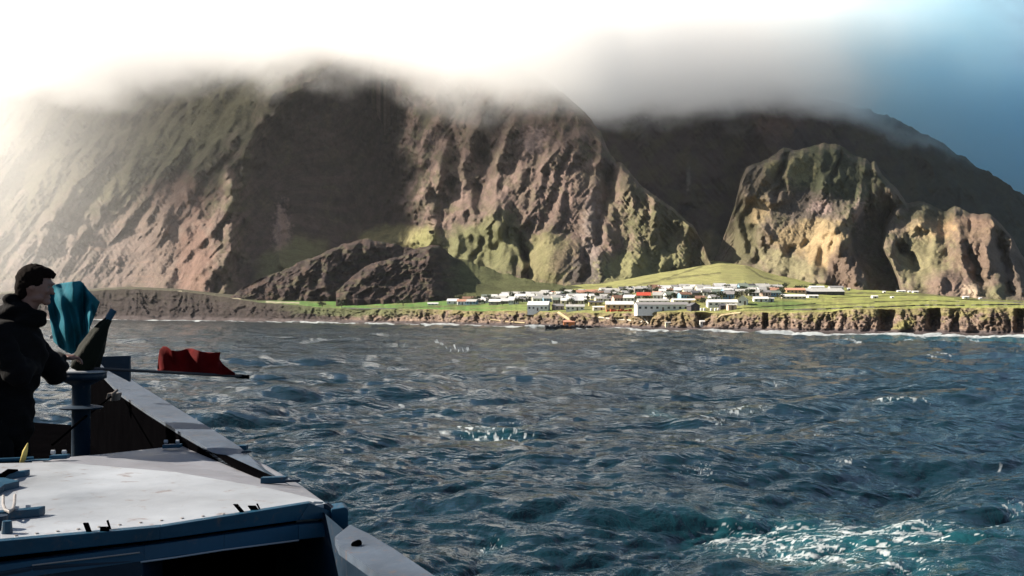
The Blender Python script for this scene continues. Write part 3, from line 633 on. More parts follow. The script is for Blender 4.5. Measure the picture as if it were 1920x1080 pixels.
# ------------------------------------------------------------------ settlement on the plain
def paint_mat(name, c, rough=0.7, var=0.18, scale=1.2, spec=0.3, metal=0.0, bmp=0.1):
    k = N(name); p = k.objco(); n = k.noise(scale, 5, 0.65, p)
    f = k.mapr(n, 0.3, 0.7, 1 - var, 1 + var); cb = k.n('CombineXYZ'); [k.l(f, cb.inputs[i]) for i in range(3)]
    k.l(k.mix(1.0, c, cb.outputs[0], 'MULTIPLY'), k.b.inputs['Base Color']); k.b.inputs['Roughness'].default_value = rough
    k.b.inputs['Specular IOR Level'].default_value = spec; k.b.inputs['Metallic'].default_value = metal
    if bmp: k.l(k.bump(k.noise(scale * 6, 4, 0.6, p), bmp, 0.02), k.b.inputs['Normal'])
    return k.m
WALLM = {'white': paint_mat('white_render', (.62, .61, .57), .8, .12), 'cream': paint_mat('cream_render', (.55, .50, .36), .8, .12), 'grey stone': paint_mat('stone_wall', (.22, .20, .18), .9, .3),
         'yellow': paint_mat('yellow_render', (.55, .44, .18), .8, .12), 'peach': paint_mat('peach_render', (.52, .34, .20), .8, .12), 'pink': paint_mat('pink_render', (.5, .36, .30), .8), 'blue': paint_mat('blue_render', (.2, .32, .42), .8),
         'dark': paint_mat('dark_timber', (.05, .045, .05), .8), 'orange': paint_mat('orange_paint', (.5, .17, .05), .6)}
ROOFM = {'pale grey': paint_mat('pale_roof', (.40, .39, .37), .55, .2), 'white': paint_mat('white_roof', (.62, .61, .60), .5, .12), 'dark grey': paint_mat('dark_roof', (.09, .09, .10), .6, .25),
         'rusty brown': paint_mat('rust_roof', (.20, .11, .075), .75, .3), 'grey green': paint_mat('green_roof', (.16, .19, .16), .6), 'red': paint_mat('red_roof', (.45, .07, .04), .6), 'salmon': paint_mat('salmon_roof', (.50, .26, .18), .6),
         'mid grey': paint_mat('mid_roof', (.23, .22, .22), .6, .2)}
PANE = paint_mat('window_glass', (.02, .025, .03), .15, .1, spec=.6, bmp=0)
DOORM = paint_mat('door_paint', (.10, .07, .06), .6)
ORD = ['first', 'second', 'third', 'fourth', 'fifth', 'sixth', 'seventh', 'eighth', 'ninth', 'tenth', 'eleventh', 'twelfth', 'thirteenth', 'fourteenth', 'fifteenth', 'sixteenth', 'seventeenth', 'eighteenth', 'nineteenth', 'twentieth',
       'twenty-first', 'twenty-second', 'twenty-third', 'twenty-fourth', 'twenty-fifth', 'twenty-sixth', 'twenty-seventh', 'twenty-eighth', 'twenty-ninth', 'thirtieth', 'thirty-first', 'thirty-second', 'thirty-third', 'thirty-fourth', 'thirty-fifth', 'thirty-sixth']
class MB:
    def __init__(s): s.v = []; s.f = []
    def add(s, vs, fs):
        n = len(s.v); s.v += [tuple(v) for v in vs]; s.f += [tuple(i + n for i in f) for f in fs]; return s
    def box(s, lo, hi):
        x0, y0, z0 = lo; x1, y1, z1 = hi
        return s.add([(x0,y0,z0),(x1,y0,z0),(x1,y1,z0),(x0,y1,z0),(x0,y0,z1),(x1,y0,z1),(x1,y1,z1),(x0,y1,z1)], [(0,3,2,1),(4,5,6,7),(0,1,5,4),(1,2,6,5),(2,3,7,6),(3,0,4,7)])
    def prism(s, top, dz):
        """a slab whose upper outline is given (counter-clockwise from above), dz thick"""
        n = len(top); bot = [(p[0], p[1], p[2] - dz) for p in top]
        return s.add(list(top) + bot, [tuple(range(n)), tuple(range(2 * n - 1, n - 1, -1))] + [(i, n + i, n + (i + 1) % n, (i + 1) % n) for i in range(n)])
    def tube(s, pts, r, seg=10, caps=True):
        pts = [Vector(p) for p in pts]; rr = r if isinstance(r, (list, tuple)) else [r] * len(pts); rings = []; n0 = len(s.v)
        for i, p in enumerate(pts):
            d = (pts[min(i + 1, len(pts) - 1)] - pts[max(i - 1, 0)]).normalized(); up = Vector((0, 0, 1)) if abs(d.z) < .9 else Vector((1, 0, 0))
            a = d.cross(up).normalized(); b = a.cross(d)
            for k in range(seg):
                t = 2 * math.pi * k / seg; s.v.append(tuple(p + (a * math.cos(t) + b * math.sin(t)) * rr[i]))
        for i in range(len(pts) - 1):
            for k in range(seg):
                q = n0 + i * seg; s.f.append((q + k, q + (k + 1) % seg, q + seg + (k + 1) % seg, q + seg + k))
        if caps: s.f.append(tuple(n0 + seg - 1 - k for k in range(seg))); s.f.append(tuple(n0 + (len(pts) - 1) * seg + k for k in range(seg)))
        return s
    def build(s, name, mat, parent=None, smooth=False, bevel=0.0, recalc=True):
        me = bpy.data.meshes.new(name); me.from_pydata(s.v, [], s.f)
        if recalc or bevel:
            bm = bmesh.new(); bm.from_mesh(me); bmesh.ops.recalc_face_normals(bm, faces=bm.faces)
            if bevel: bmesh.ops.bevel(bm, geom=[e for e in bm.edges if len(e.link_faces) == 2 and e.calc_face_angle(0) > .5], offset=bevel, segments=2, affect='EDGES', profile=.6)
            bm.to_mesh(me); bm.free()
        if smooth: me.polygons.foreach_set('use_smooth', [True] * len(me.polygons))
        me.update(); me.materials.append(mat); o = bpy.data.objects.new(name, me); return link(o, parent)
def building(name, x, y, z, w, d, h, rh, rz, wall, roof, nwin=3, gable_front=False, door=True, eave=.35, chimney=False, part_names=('wall', 'roof')):
    """w along x, d along y (front faces -y); one mesh per part"""
    t = empty(name, (x, y, z), rz); hw, hd = w / 2, d / 2; e = eave
    b = MB().box((-hw, -hd, -2.5), (hw, hd, h))
    if gable_front: b.add([(-hw,-hd,h),(hw,-hd,h),(0,-hd,h+rh),(-hw,hd,h),(hw,hd,h),(0,hd,h+rh)], [(0,1,2),(4,3,5)])
    else: b.add([(-hw,-hd,h),(-hw,hd,h),(-hw,0,h+rh),(hw,-hd,h),(hw,hd,h),(hw,0,h+rh)], [(1,0,2),(3,4,5)])
    b.build('wall', WALLM[wall], t, recalc=False)
    r = MB(); tk = .16; s_ = rh / (hw if gable_front else hd)
    for sg in (-1, 1):
        if gable_front: q = [(0,-hd-e,h+rh),(sg*(hw+e),-hd-e,h-e*s_),(sg*(hw+e),hd+e,h-e*s_),(0,hd+e,h+rh)]
        else: q = [(-hw-e,0,h+rh),(-hw-e,sg*(hd+e),h-e*s_),(hw+e,sg*(hd+e),h-e*s_),(hw+e,0,h+rh)]
        q = [(a, b_, c + tk) for a, b_, c in q]; r.prism(q, tk - .01)
    rf = r.build('roof', ROOFM[roof], t)
    if chimney: MB().box((hw*.55-.3, -.3, h+rh*.6), (hw*.55+.3, .3, h+rh+.9)).build('chimney', WALLM['grey stone'], rf)
    ww = min(1.3, w / (nwin * 2 + 1)); 
    for i in range(nwin):
        cx = -hw + w * (i + .5) / nwin
        if door and i == nwin // 2: MB().box((cx-.5, -hd-.05, 0), (cx+.5, -hd+.02, min(2.1, h*.85))).build('door', DOORM, t)
        else: MB().box((cx-ww/2, -hd-.05, h*.36), (cx+ww/2, -hd+.02, h*.36+min(1.2, h*.42))).build('window', PANE, t)
    return t
def at_px(x0, x1, base):
    """centre, width in metres and ground height of something whose foot spans x0..x1 at row base"""
    X, Y, Z = ground_at((x0 + x1) / 2, base); return X, Y, Z, (x1 - x0) / F * Y
random.seed(5)
big = [  # name, x0, x1, base, wall px, roof px, depth m, yaw, wall, roof, windows, gable to the front, label, category
 ('hall', 990, 1030, 583, 11, 7, 13, -8, 'white', 'white', 5, False, 'tall white hall with dark windows near the cliff edge, westmost big building', 'hall'),
 ('shed', 1037, 1056, 581, 7, 4, 8, 10, 'pink', 'mid grey', 2, False, 'small pinkish shed with grey roof just right of the tall white hall', 'shed'),
 ('store_building', 1061, 1096, 583, 8, 4, 7, -4, 'white', 'pale grey', 4, False, 'long low white store with pale roof on the cliff edge', 'store'),
 ('workshop', 1104, 1130, 573, 6, 3, 7, 0, 'yellow', 'dark grey', 3, False, 'yellow walled workshop behind the low white annex', 'workshop'),
 ('annex', 1112, 1133, 582, 6, 2, 5, 0, 'white', 'white', 2, False, 'low white annex in front of the yellow workshop', 'annex'),
 ('warehouse', 1137, 1190, 580, 9, 6, 9, -3, 'peach', 'white', 5, False, 'peach walled warehouse with white roof left of the long white factory', 'warehouse'),
 ('factory', 1193, 1293, 583.5, 12, 5, 12, 2, 'white', 'mid grey', 9, False, 'very long white factory with grey roof at the top of the cliff', 'factory'),
 ('factory_wing', 1294, 1311, 583, 10, 5, 12, 2, 'dark', 'dark grey', 1, True, 'dark grey wing at the right end of the long white factory', 'factory wing'),
 ('cold_store', 1262, 1312, 570, 7, 3, 9, 4, 'cream', 'white', 4, False, 'cream store with white roof just behind the right of the factory', 'store'),
 ('boat_store', 1196, 1255, 568, 4, 4, 9, 2, 'white', 'pale grey', 5, False, 'pale roofed store just behind the left half of the factory', 'store'),
 ('house', 1306, 1324, 568, 8, 5, 7, -10, 'yellow', 'rusty brown', 2, False, 'yellow house with brown roof between the cream store and white depot', 'house'),
 ('depot', 1327, 1392, 575, 8, 5, 9, -3, 'white', 'white', 6, False, 'long white depot right of the factory with white roof', 'depot'),
 ('open_shed', 1350, 1365, 580, 7, 3, 5, 0, 'dark', 'dark grey', 1, False, 'dark open shed in front of the long white depot', 'shed'),
 ('garage', 1365, 1381, 581, 9, 2, 6, 0, 'pink', 'pale grey', 1, False, 'pinkish square garage in front of the right end of the depot', 'garage'),
 ('chapel', 1390, 1408, 572, 10, 8, 14, -14, 'white', 'white', 2, True, 'white gable-fronted chapel at the right end of the long depot', 'chapel'),
 ('house', 1416, 1443, 566, 6, 4, 8, -6, 'white', 'white', 3, False, 'long bright white house right of the gable-fronted chapel', 'house'),
 ('shed', 1444, 1453, 566, 6, 2, 5, -6, 'white', 'pale grey', 1, False, 'small white block at the right end of the long bright house', 'shed'),
 ('school_building', 1466, 1512, 561, 5, 4, 8, -2, 'cream', 'white', 6, False, 'long cream school-like building at the right of the village', 'school'),
 ('shed', 1516, 1535, 559, 4, 2, 6, 0, 'white', 'white', 2, False, 'small white shed beside the long cream building, nearest the field', 'shed'),
 ('large_shed', 1516, 1586, 553, 6, 7, 20, -2, 'dark', 'pale grey', 5, False, 'wide dark shed with broad pale grey roof at the village edge', 'shed'),
 ('hostel', 1476, 1512, 550, 6, 4, 9, -3, 'peach', 'salmon', 5, False, 'peach coloured long house left of the broad grey roofed shed', 'house'),
 ('house', 1519, 1546, 543, 4, 3, 8, 0, 'white', 'white', 3, False, 'white roofed house behind the left of the broad grey shed', 'house'),
 ('house', 1556, 1582, 543, 4, 3, 8, 0, 'white', 'mid grey', 3, False, 'white house with grey roof behind the right of the broad shed', 'house'),
 ('red_roofed_house', 1196, 1222, 558, 4, 6, 9, -6, 'white', 'red', 3, False, 'house with bright red roof in the middle of the village', 'house'),
 ('house', 1332, 1352, 562, 5, 4, 8, 6, 'white', 'mid grey', 3, False, 'white house behind the left end of the long depot', 'house'),
 ('house', 802, 822, 572, 2.5, 2, 6, 4, 'white', 'white', 3, False, 'long low white house standing apart, westmost of the village', 'house'),
 ('hut', 664, 669, 556, 1.5, 1, 5, 0, 'white', 'pale grey', 1, False, 'tiny pale hut at the top of the western green field', 'hut'),
 ('hut', 1636, 1646, 559, 3.5, 1.5, 4, 0, 'white', 'white', 1, False, 'small white hut alone on the eastern field, lower one', 'hut'),
 ('hut', 1683, 1698, 548, 2.2, 1.5, 4, 0, 'white', 'white', 2, False, 'long white hut under the eastern bluff, left of a pair', 'hut'),
 ('hut', 1713, 1723, 548, 2.6, 1.5, 4, 0, 'white', 'white', 1, False, 'white hut under the eastern bluff, right of a pair', 'hut'),
 ('hut', 1704, 1709, 546, 2.2, 1.2, 3, 0, 'white', 'white', 1, False, 'tiny white hut between the two huts under the eastern bluff', 'hut'),
 ('hut', 1656, 1660, 549, 2, 1.2, 3, 0, 'white', 'white', 1, False, 'tiny white hut left of the huts under the eastern bluff', 'hut'),
 ('hut', 1671, 1675, 559, 2, 1.2, 3, 0, 'white', 'white', 1, False, 'tiny white hut right of the lone hut on the eastern field', 'hut'),
 ('hut', 1808, 1818, 560, 3.2, 1.5, 4, 0, 'white', 'white', 1, False, 'white hut farthest east beside the pale rock outcrop', 'hut'),
 ('hut', 1838, 1842, 561, 2, 1.2, 3, 0, 'white', 'white', 1, False, 'tiny white hut just right of the farthest east hut', 'hut'),
 ('hut', 1591, 1595, 545, 4, 1.2, 3, 0, 'white', 'white', 1, False, 'small upright white hut just right of the broad grey shed', 'hut'),
 ('hut', 1079, 1082, 533, 3, 1, 4, 0, 'white', 'white', 1, False, 'single white hut at the foot of the central dark scree', 'hut'),
]
occupied = []
for nm, x0, x1, base, wp, rp, dep, yaw, wall, roof, nw, gf, lab, cat in big:
    X_, Y_, Z_, w = at_px(x0, x1, base); m = Y_ / F
    t = building(nm, X_, Y_ + dep / 2, Z_, w * .97, dep, wp * m, rp * m, rad(yaw), wall, roof, nw, gf)
    prop(t, lab, cat, 'huts on the eastern field' if nm == 'hut' and x0 > 1600 else 'buildings of the village'); occupied.append((x0, x1, base, base - wp - rp))
rows = [(545, 1190, 1512, 'uppermost'), (549, 1120, 1474, 'second highest'), (553, 1010, 1470, 'third highest'), (557, 940, 1466, 'fourth highest'), (561.5, 895, 1462, 'fifth highest'), (566, 862, 1300, 'sixth highest'), (570.5, 832, 1190, 'lowest')]
rn = ['pale grey', 'mid grey', 'white', 'pale grey', 'rusty brown', 'pale grey', 'grey green', 'white', 'white', 'dark grey', 'white', 'pale grey', 'salmon']
treespots = []
for ri, (base, xa, xb, rname) in enumerate(rows):
    x = xa + random.uniform(0, 8); cnt = 0
    while x < xb:
        wpx = random.uniform(13, 25); b0 = base + random.uniform(-1.2, 1.2) - (1.5 if x > 1400 else 0)
        hit = any(x < o[1] + 1 and x + wpx > o[0] - 1 and b0 > o[3] + 2 and b0 < o[2] + 5 for o in occupied)
        if hit or random.random() < .05:
            if not hit: treespots.append((x + 5, b0))
            x += 9; continue
        X_, Y_, Z_, w = at_px(x, x + wpx, b0); m = Y_ / F; roof = random.choice(rn); wall = random.choice(['white', 'white', 'cream', 'grey stone', 'white', 'pink', 'blue'])
        t = building('cottage', X_, Y_ + 3, Z_, w, random.uniform(5.5, 8), random.uniform(2.2, 3.0), random.uniform(1.3, 2.2), rad(random.uniform(-16, 16)), wall, roof, random.choice([2, 3, 3, 4]), False, chimney=random.random() < .5)
        cnt += 1; prop(t, f'{wall} cottage with {roof} roof, {ORD[cnt-1]} from west in the {rname} cottage row', 'cottage', 'cottages of the village')
        if random.random() < .7: treespots.append((x + wpx + random.uniform(1, 4), b0 + random.uniform(-1.5, 1.5)))
        x += wpx + random.uniform(-2, 3.5)
# trees
LEAFM = paint_mat('dark_leaves', (.035, .045, .022), .8, .5, 2.0); BARK = paint_mat('bark', (.07, .055, .045), .9)
def crown_mesh(seed, n=260):
    r = random.Random(seed); b = MB(); lob = [(r.uniform(-.55, .55), r.uniform(-.45, .45), r.uniform(.45, .9), r.uniform(.28, .5)) for _ in range(7)]
    for _ in range(n):
        l = r.choice(lob); d = Vector((r.gauss(0, 1), r.gauss(0, 1), r.gauss(0, 1))).normalized() * l[3] * r.uniform(.55, 1.05)
        c = Vector((l[0] + d.x, l[1] + d.y, l[2] + d.z * .7)); a = Vector((r.gauss(0, 1), r.gauss(0, 1), r.gauss(0, 1))).normalized(); e = a.orthogonal().normalized(); g = a.cross(e); s_ = r.uniform(.06, .13)
        b.add([c - e * s_, c - g * s_ * .7, c + e * s_, c + g * s_ * .7], [(0, 1, 2, 3)])
    me = bpy.data.meshes.new('crown'); me.from_pydata(b.v, [], b.f); me.materials.append(LEAFM); return me
CR = [crown_mesh(s_) for s_ in (1, 2, 3)]
tm = MB().tube([(0, 0, -.3), (.03, 0, .35), (.0, .02, .7)], [.06, .045, .02], 6); tm.tube([(.02, 0, .3), (.3, .1, .7)], [.03, .012], 5); tm.tube([(.02, 0, .35), (-.28, -.05, .75)], [.03, .012], 5)
tmesh = tm.build('trunk', BARK); TRUNK = tmesh.data; bpy.data.objects.remove(tmesh)
def tree(px_, py_, w, h, label, group, name='tree'):
    X_, Y_, Z_ = ground_at(px_, py_); m = Y_ / F; t = empty(name, (X_, Y_, Z_), random.uniform(0, 6)); 
    for me, nm in ((TRUNK, 'trunk'), (random.choice(CR), 'crown')):
        o = bpy.data.objects.new(nm, me); link(o, t); o.scale = (w * m * .62, w * m * .62, h * m)
    prop(t, label, 'tree', group); return t
nb_ = {}
treespots.sort()
for i, (x, b) in enumerate(sorted(random.sample(treespots, min(115, len(treespots))))):
    r_ = min(range(7), key=lambda q: abs(rows[q][0] - b)); nb_[r_] = nb_.get(r_, 0) + 1
    tree(x, b, random.uniform(12, 22), random.uniform(8, 12), f'dark garden tree, {ORD[nb_[r_]-1]} from west among trees along the {rows[r_][3]} cottage row', 'trees between the cottages')
for x, b, w, h, lab in [(757,573,24,11,'wide dark tree clump standing alone in the western green field'),(640,578,20,13,'leaning dark bush on the cliff edge at the western field'),(604,576,18,9,'low dark bush at the far west end of the cliff top'),
                        (1322,572,20,15,'dense dark tree behind the left end of the long depot'),(1352,562,26,14,'big dark tree behind the long depot'),(1400,555,34,12,'widest dark tree in the upper right of the village'),(1455,550,26,12,'dark tree between the chapel and the peach long house'),
                        (1462,562,18,9,'dark bush at the left end of the long cream building'),(1500,543,24,8,'dark tree behind the peach long house'),(1527,539,16,7,'dark tree behind the white house near the broad shed'),(1265,562,26,12,'dark tree behind the cream store'),(1150,562,26,12,'dark green tree behind the peach warehouse'),(1210,563,30,8,'dark hedge-like tree in front of the red roof')]:
    tree(x, b, w, h, lab, None)
# things of the harbour and the cliff
def surf_at(px_, py_):
    c = int(round((px_ + 420) / 1.9)); k_ = int(np.argmin(np.abs(G.PY[:, c] - py_))); return Vector((float(GXX[k_, c]), float(GYY[k_, c]), float(GZ[k_, c])))
def strip(name, pts, w, mat, lift=.5, kind='structure', **kw):
    b = MB(); P = [surf_at(*q) + Vector((0, -lift, lift * .5)) for q in pts]; b.tube(P, w, 4); o = b.build(name, mat); 
    if kind: o['kind'] = kind
    prop(o, **kw); return o
TRK = paint_mat('pale_track', (.34, .27, .16), .9, .2); TRK2 = paint_mat('concrete', (.42, .38, .32), .9, .2)
strip('road', [(1046,587),(1052,591),(1060,596),(1068,601),(1076,607)], 1.0, TRK)
strip('path', [(1122,596),(1140,598),(1160,600),(1180,602),(1204,604)], .55, TRK2)
strip('path', [(1201,592),(1208,599),(1216,608)], .45, TRK2)
strip('path', [(1388,588),(1372,590),(1352,593),(1344,600)], .6, TRK)
strip('path', [(920,600),(936,602),(950,604),(985,606)], .5, TRK)
def wall_run(pts, h, label):
    b = MB()
    for (xa, ya), (xb, yb) in zip(pts[:-1], pts[1:]):
        n = max(2, int(abs(xb - xa) / 8))
        for i in range(n):
            A0 = Vector(ground_at(xa + (xb - xa) * i / n, ya + (yb - ya) * i / n)); A1 = Vector(ground_at(xa + (xb - xa) * (i + 1) / n, ya + (yb - ya) * (i + 1) / n))
            hh = h * random.uniform(.8, 1.15); d = (A1 - A0).normalized() * .03; A1 = A1 + d; sd2 = Vector((0, .5, 0))
            b.add([A0 - Vector((0,0,.5)), A1 - Vector((0,0,.5)), A1 + Vector((0,0,hh)), A0 + Vector((0,0,hh)), A0 + sd2 - Vector((0,0,.5)), A1 + sd2 - Vector((0,0,.5)), A1 + sd2 + Vector((0,0,hh)), A0 + sd2 + Vector((0,0,hh))], [(0,1,2,3),(5,4,7,6),(3,2,6,7),(0,3,7,4),(1,5,6,2)])
    o = b.build('field_wall', WALLM['dark']); prop(o, label, 'wall')
wall_run([(1470,582),(1540,580.5),(1575,579),(1600,576.5),(1640,577),(1690,575),(1750,572.5),(1808,573.5)], .5, 'dark dry stone wall along the cliff top, western stretch')
wall_run([(1822,573),(1880,572),(1960,572)], .5, 'dark dry stone wall along the cliff top, easternmost stretch')
wall_run([(1790,561),(1850,564),(1925,569)], .45, 'dark wall at the foot of the eastern bluff behind the farthest hut')
wall_run([(640,584),(700,582),(740,579.5)], .5, 'dark wall across the western green field by the clifftop')
wall_run([(1560,558),(1640,556),(1700,554)], .35, 'low wall across the eastern field between the huts, nearest the broad shed')
wall_run([(1640,566),(1740,564),(1800,566)], .35, 'low wall across the middle of the eastern field below the paired huts')
wall_run([(1395,578),(1470,574),(1530,570)], .35, 'low wall on the green below the gable-fronted chapel')
wall_run([(680,566),(760,562),(850,558)], .35, 'low wall running up the western green field behind the tree clump')
rk = random.Random(4); b = MB()
ROCKM = paint_mat('wet_rock', (.018, .016, .018), .5, .4, 1.5)
for i in range(150):
    x_ = rk.uniform(1024, 1136); c = Vector(pt(x_, 614 + (x_ - 1024) * .03 + rk.uniform(-4, 2.2), Y_at_z(0, 617, 0) - rk.uniform(0, 14))); s_ = rk.uniform(.5, 1.4); n0 = []
    for q in range(8): n0.append(c + Vector(((1 if q & 1 else -1) * s_ * rk.uniform(.5, 1.1), (1 if q & 2 else -1) * s_ * rk.uniform(.5, 1.1), (1 if q & 4 else -1) * s_ * rk.uniform(.3, .8))))
    b.add(n0, [(0,2,3,1),(4,5,7,6),(0,1,5,4),(1,3,7,5),(3,2,6,7),(2,0,4,6)])
prop(b.build('breakwater', ROCKM), 'dark rubble breakwater jutting from the beach below the white hall', 'breakwater')
def cliff_shed(name, x0, x1, base, wp, rp, wall, roof, lab, cat, dep=4):
    p0 = surf_at((x0 + x1) / 2, base); m = p0.y / F
    prop(building(name, p0.x, p0.y - 1 + dep / 2, p0.z, (x1 - x0) * m, dep, wp * m, rp * m, 0, wall, roof, 2, False, eave=.15), lab, cat)
cliff_shed('boat_shed', 1056, 1086, 610, 6, 3, 'orange', 'salmon', 'low rusty orange boat shed behind the dark breakwater', 'shed')
cliff_shed('pump_house', 1312, 1321, 610, 7, 2, 'white', 'white', 'small white doored pump house at the foot of the dark cliff gully', 'shed', 3)
cliff_shed('beach_hut', 1248, 1257, 609, 4, 1.5, 'cream', 'pale grey', 'small cream hut on the beach below the long factory', 'hut', 3)
TANK = paint_mat('tank_paint', (.6, .6, .6), .5)
tb = MB(); tb.tube([(0, 0, -.5), (0, 0, 1.7), (0, 0, 2.1)], [1.0, 1.0, .55], 12); t0 = tb.build('water_tank', TANK, smooth=False)
for i, x_ in enumerate([1308, 1314.5, 1321, 1333.5, 1340.5, 1347]):
    o = t0 if i == 0 else t0.copy()
    if i: link(o)
    o.location = ground_at(x_, 582.5); o.scale = (.65, .65, .65); prop(o, f'small round white tank on the cliff edge, {ORD[i]} from the factory wing', 'tank', 'white tanks beside the factory')
ctm = paint_mat('crate_paint', (.42, .10, .05), .6)
for i, x_ in enumerate([1140, 1147, 1153, 1160, 1167, 1174, 1181]):
    tb = MB(); hh = random.uniform(.9, 1.5); tb.box((-1, -.6, -.4), (1, .6, hh)).box((-.9, -.66, .2), (.9, -.6, .35)).box((-.9, -.66, hh - .3), (.9, -.6, hh - .15)); o = tb.build('crate', ctm)
    o.location = ground_at(x_, 584.0); o.rotation_euler.z = random.uniform(-.3, .3); prop(o, f'stacked orange fishing crate block before the peach warehouse, {ORD[i]} from west', 'crate', 'orange crates before the warehouse')
# ------------------------------------------------------------------ the ship under the photographer
def R(px_, py_, h):
    """point of the horizontal plane h metres below the camera, seen at a pixel"""
    Yv = Y_at_z(px_, py_, CAMZ - h); return Vector(pt(px_, py_, Yv))
def Q(px_, py_, Y_): return Vector(pt(px_, py_, Y_))
def metal_paint(name, c, rough=.4, var=.15, rust=.25, scale=2.0, spec=.5):
    k = N(name); p = k.objco(); n = k.noise(scale, 6, .65, p); m = k.noise(scale * 7, 6, .7, p, .5)
    f = k.mapr(n, .3, .7, 1 - var, 1 + var); cb = k.n('CombineXYZ'); [k.l(f, cb.inputs[i]) for i in range(3)]
    base = k.mix(1.0, c, cb.outputs[0], 'MULTIPLY'); rs = k.math('MULTIPLY', k.mapr(m, .58, .70, 0, 1), rust)
    k.l(k.mix(rs, base, (.12, .07, .045)), k.b.inputs['Base Color']); k.l(k.mapr(n, .3, .7, rough - .08, rough + .12), k.b.inputs['Roughness'])
    k.b.inputs['Specular IOR Level'].default_value = spec
    k.l(k.bump(k.noise(scale * 12, 4, .6, p), .12, .01, k.bump(n, .2, .03)), k.b.inputs['Normal']); return k.m
BLUE = metal_paint('blue_ship_paint', (.0015, .038, .075), .45, .3, .4, spec=.3); BLUED = metal_paint('dark_blue_paint', (.001, .013, .03), .55, .3, .3, spec=.3)
TOPP = metal_paint('pale_deck_paint', (.25, .27, .30), .38, .3, .8, 1.3, .5); RAILP = metal_paint('worn_rail_paint', (.045, .062, .088), .5, .4, .7, 3.0, .4); PANEL_SHADE = metal_paint('panel_shade_paint', (.17, .175, .20), .45, .25, .6, 2.0, .45)
BLACK_SHADE = metal_paint('black_paint', (.003, .003, .0035), .95, .3, .0, spec=.03); _k = N('black_and_shade_paint'); _k.t.nodes.remove(_k.b); _d = _k.n('BsdfDiffuse'); _p = _k.objco(); _k.l(_k.mix(_k.noise(3.0, 5, .6, _p), (.0005, .0005, .0007), (.0022, .0021, .0025)), _d.inputs['Color']); _k.l(_d.outputs[0], _k.out.inputs['Surface']); BLACK_SHADE = _k.m  # near-black colour stands in for shade inside the bulwark and on deck
STEEL = metal_paint('worn_steel', (.22, .20, .19), .45, .3, .6)
ship = empty('ship', R(200, 900, 2.0)); 
prop(ship, 'blue and white ship deck with pale hatch cover and rail running to the bow', 'ship')
SINV = Matrix.Translation(-ship.location)
def sh(b, name, mat, parent=ship, bevel=0.0, smooth=False):
    off = ship.location if parent is not None else Vector((0, 0, 0))
    b.v = [tuple(Vector(v) - off) for v in b.v]; return b.build(name, mat, parent, smooth=smooth, bevel=bevel)
DECKZ = 1.52
# cover: near panel level, outer far panel falls away a little towards the rail, its shade painted grey
A0, A1, A2 = R(-160, 1029, .80), R(300, 989.5, .80), R(612, 944, .80)
L0, L1 = R(-160, 872, .80), R(110, 866, .80)
C1 = R(605, 938, .80)
near_top = [A0, A1, A2, C1, R(500, 914, .80), R(330, 885, .80), L1, L0]
b = MB().prism([v for v in near_top], .03); sh(b, 'hatch_cover', TOPP, bevel=.004)
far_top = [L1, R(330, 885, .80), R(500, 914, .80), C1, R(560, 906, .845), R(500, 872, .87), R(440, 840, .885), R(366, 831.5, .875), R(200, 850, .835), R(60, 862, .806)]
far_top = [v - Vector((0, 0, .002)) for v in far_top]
b = MB().prism(far_top, .03); sh(b, 'cover_panel', PANEL_SHADE, bevel=.004)
for i in range(15):
    t = i / 14; q = R(30 + 545 * t, 1005 - 57 * t, .80); sh(MB().tube([q, q + Vector((0, 0, .004))], [.008, .006], 8), 'bolt', STEEL)
b = MB(); 
for s_, e_ in ((R(-160, 871, .80), R(60, 861, .805)),): b.tube([s_ + Vector((0, .02, .0)), e_ + Vector((0, .02, .0))], .012, 8)
sh(b, 'edge_trim', BLUE)
# front apron, slot and lower beam
def face_strip(top, bot, th=.05):
    b = MB(); n = len(top); off = Vector((-.01, th, 0))
    for i in range(n - 1):
        a, c, d, e = top[i], top[i + 1], bot[i + 1], bot[i]; b.add([a, c, d, e, a + off, c + off, d + off, e + off], [(0,1,2,3),(5,4,7,6),(0,4,5,1),(3,2,6,7),(0,3,7,4),(1,5,6,2)])
    return b
def yl(px_): return float(np.interp(px_, [-160, 300, 612, 655], [A0.y, A1.y, A2.y, A2.y + .02])) - .012
def Fp(px_, py_, dy=0.0): return Q(px_, py_, yl(px_) + dy)
b = face_strip([Fp(-160, 1029), Fp(300, 988), Fp(580, 943), Fp(622, 960)], [Fp(-160, 1062), Fp(300, 1012), Fp(560, 976), Fp(624, 971)]); sh(b, 'front_beam', BLUE, bevel=.003)
b = face_strip([Fp(-160, 1062, .10), Fp(300, 1010, .10), Fp(560, 974, .10), Fp(600, 968, .10)], [Fp(-160, 1084, .10), Fp(300, 1030, .10), Fp(556, 990, .10), Fp(600, 984, .10)], .02); sh(b, 'slot_backing', BLACK_SHADE)
b = face_strip([Fp(556, 976, .07), Fp(618, 969, .07)], [Fp(556, 984, .07), Fp(618, 979, .07)], .02); sh(b, 'pale_stop', TOPP)
lo_t = [Fp(-160, 1080, -.01), Fp(300, 1019, -.01), Fp(560, 984, -.01), Fp(622, 979, -.01)]; lo_b = [Fp(-160, 1112, -.03), Fp(270, 1052, -.03), Fp(420, 1030, -.03), Fp(560, 1012, -.03), Fp(648, 1002, -.03)]
b = face_strip([lo_t[0], Fp(270, 1024, -.01), Fp(420, 1003, -.01), lo_t[2], lo_t[3]], lo_b, .06); sh(b, 'lower_beam', BLUE, bevel=.003)
b = MB().tube([Fp(264, 1054, -.035), Fp(330, 1045, -.035), Fp(420, 1031, -.035), Fp(560, 1013, -.035)], .0035, 6); sh(b, 'beam_lip', TOPP)
b = MB().tube([Fp(60, 1060, -.035), Fp(180, 1046, -.035), Fp(262, 1036, -.035)], .003, 6); sh(b, 'beam_weld', STEEL)
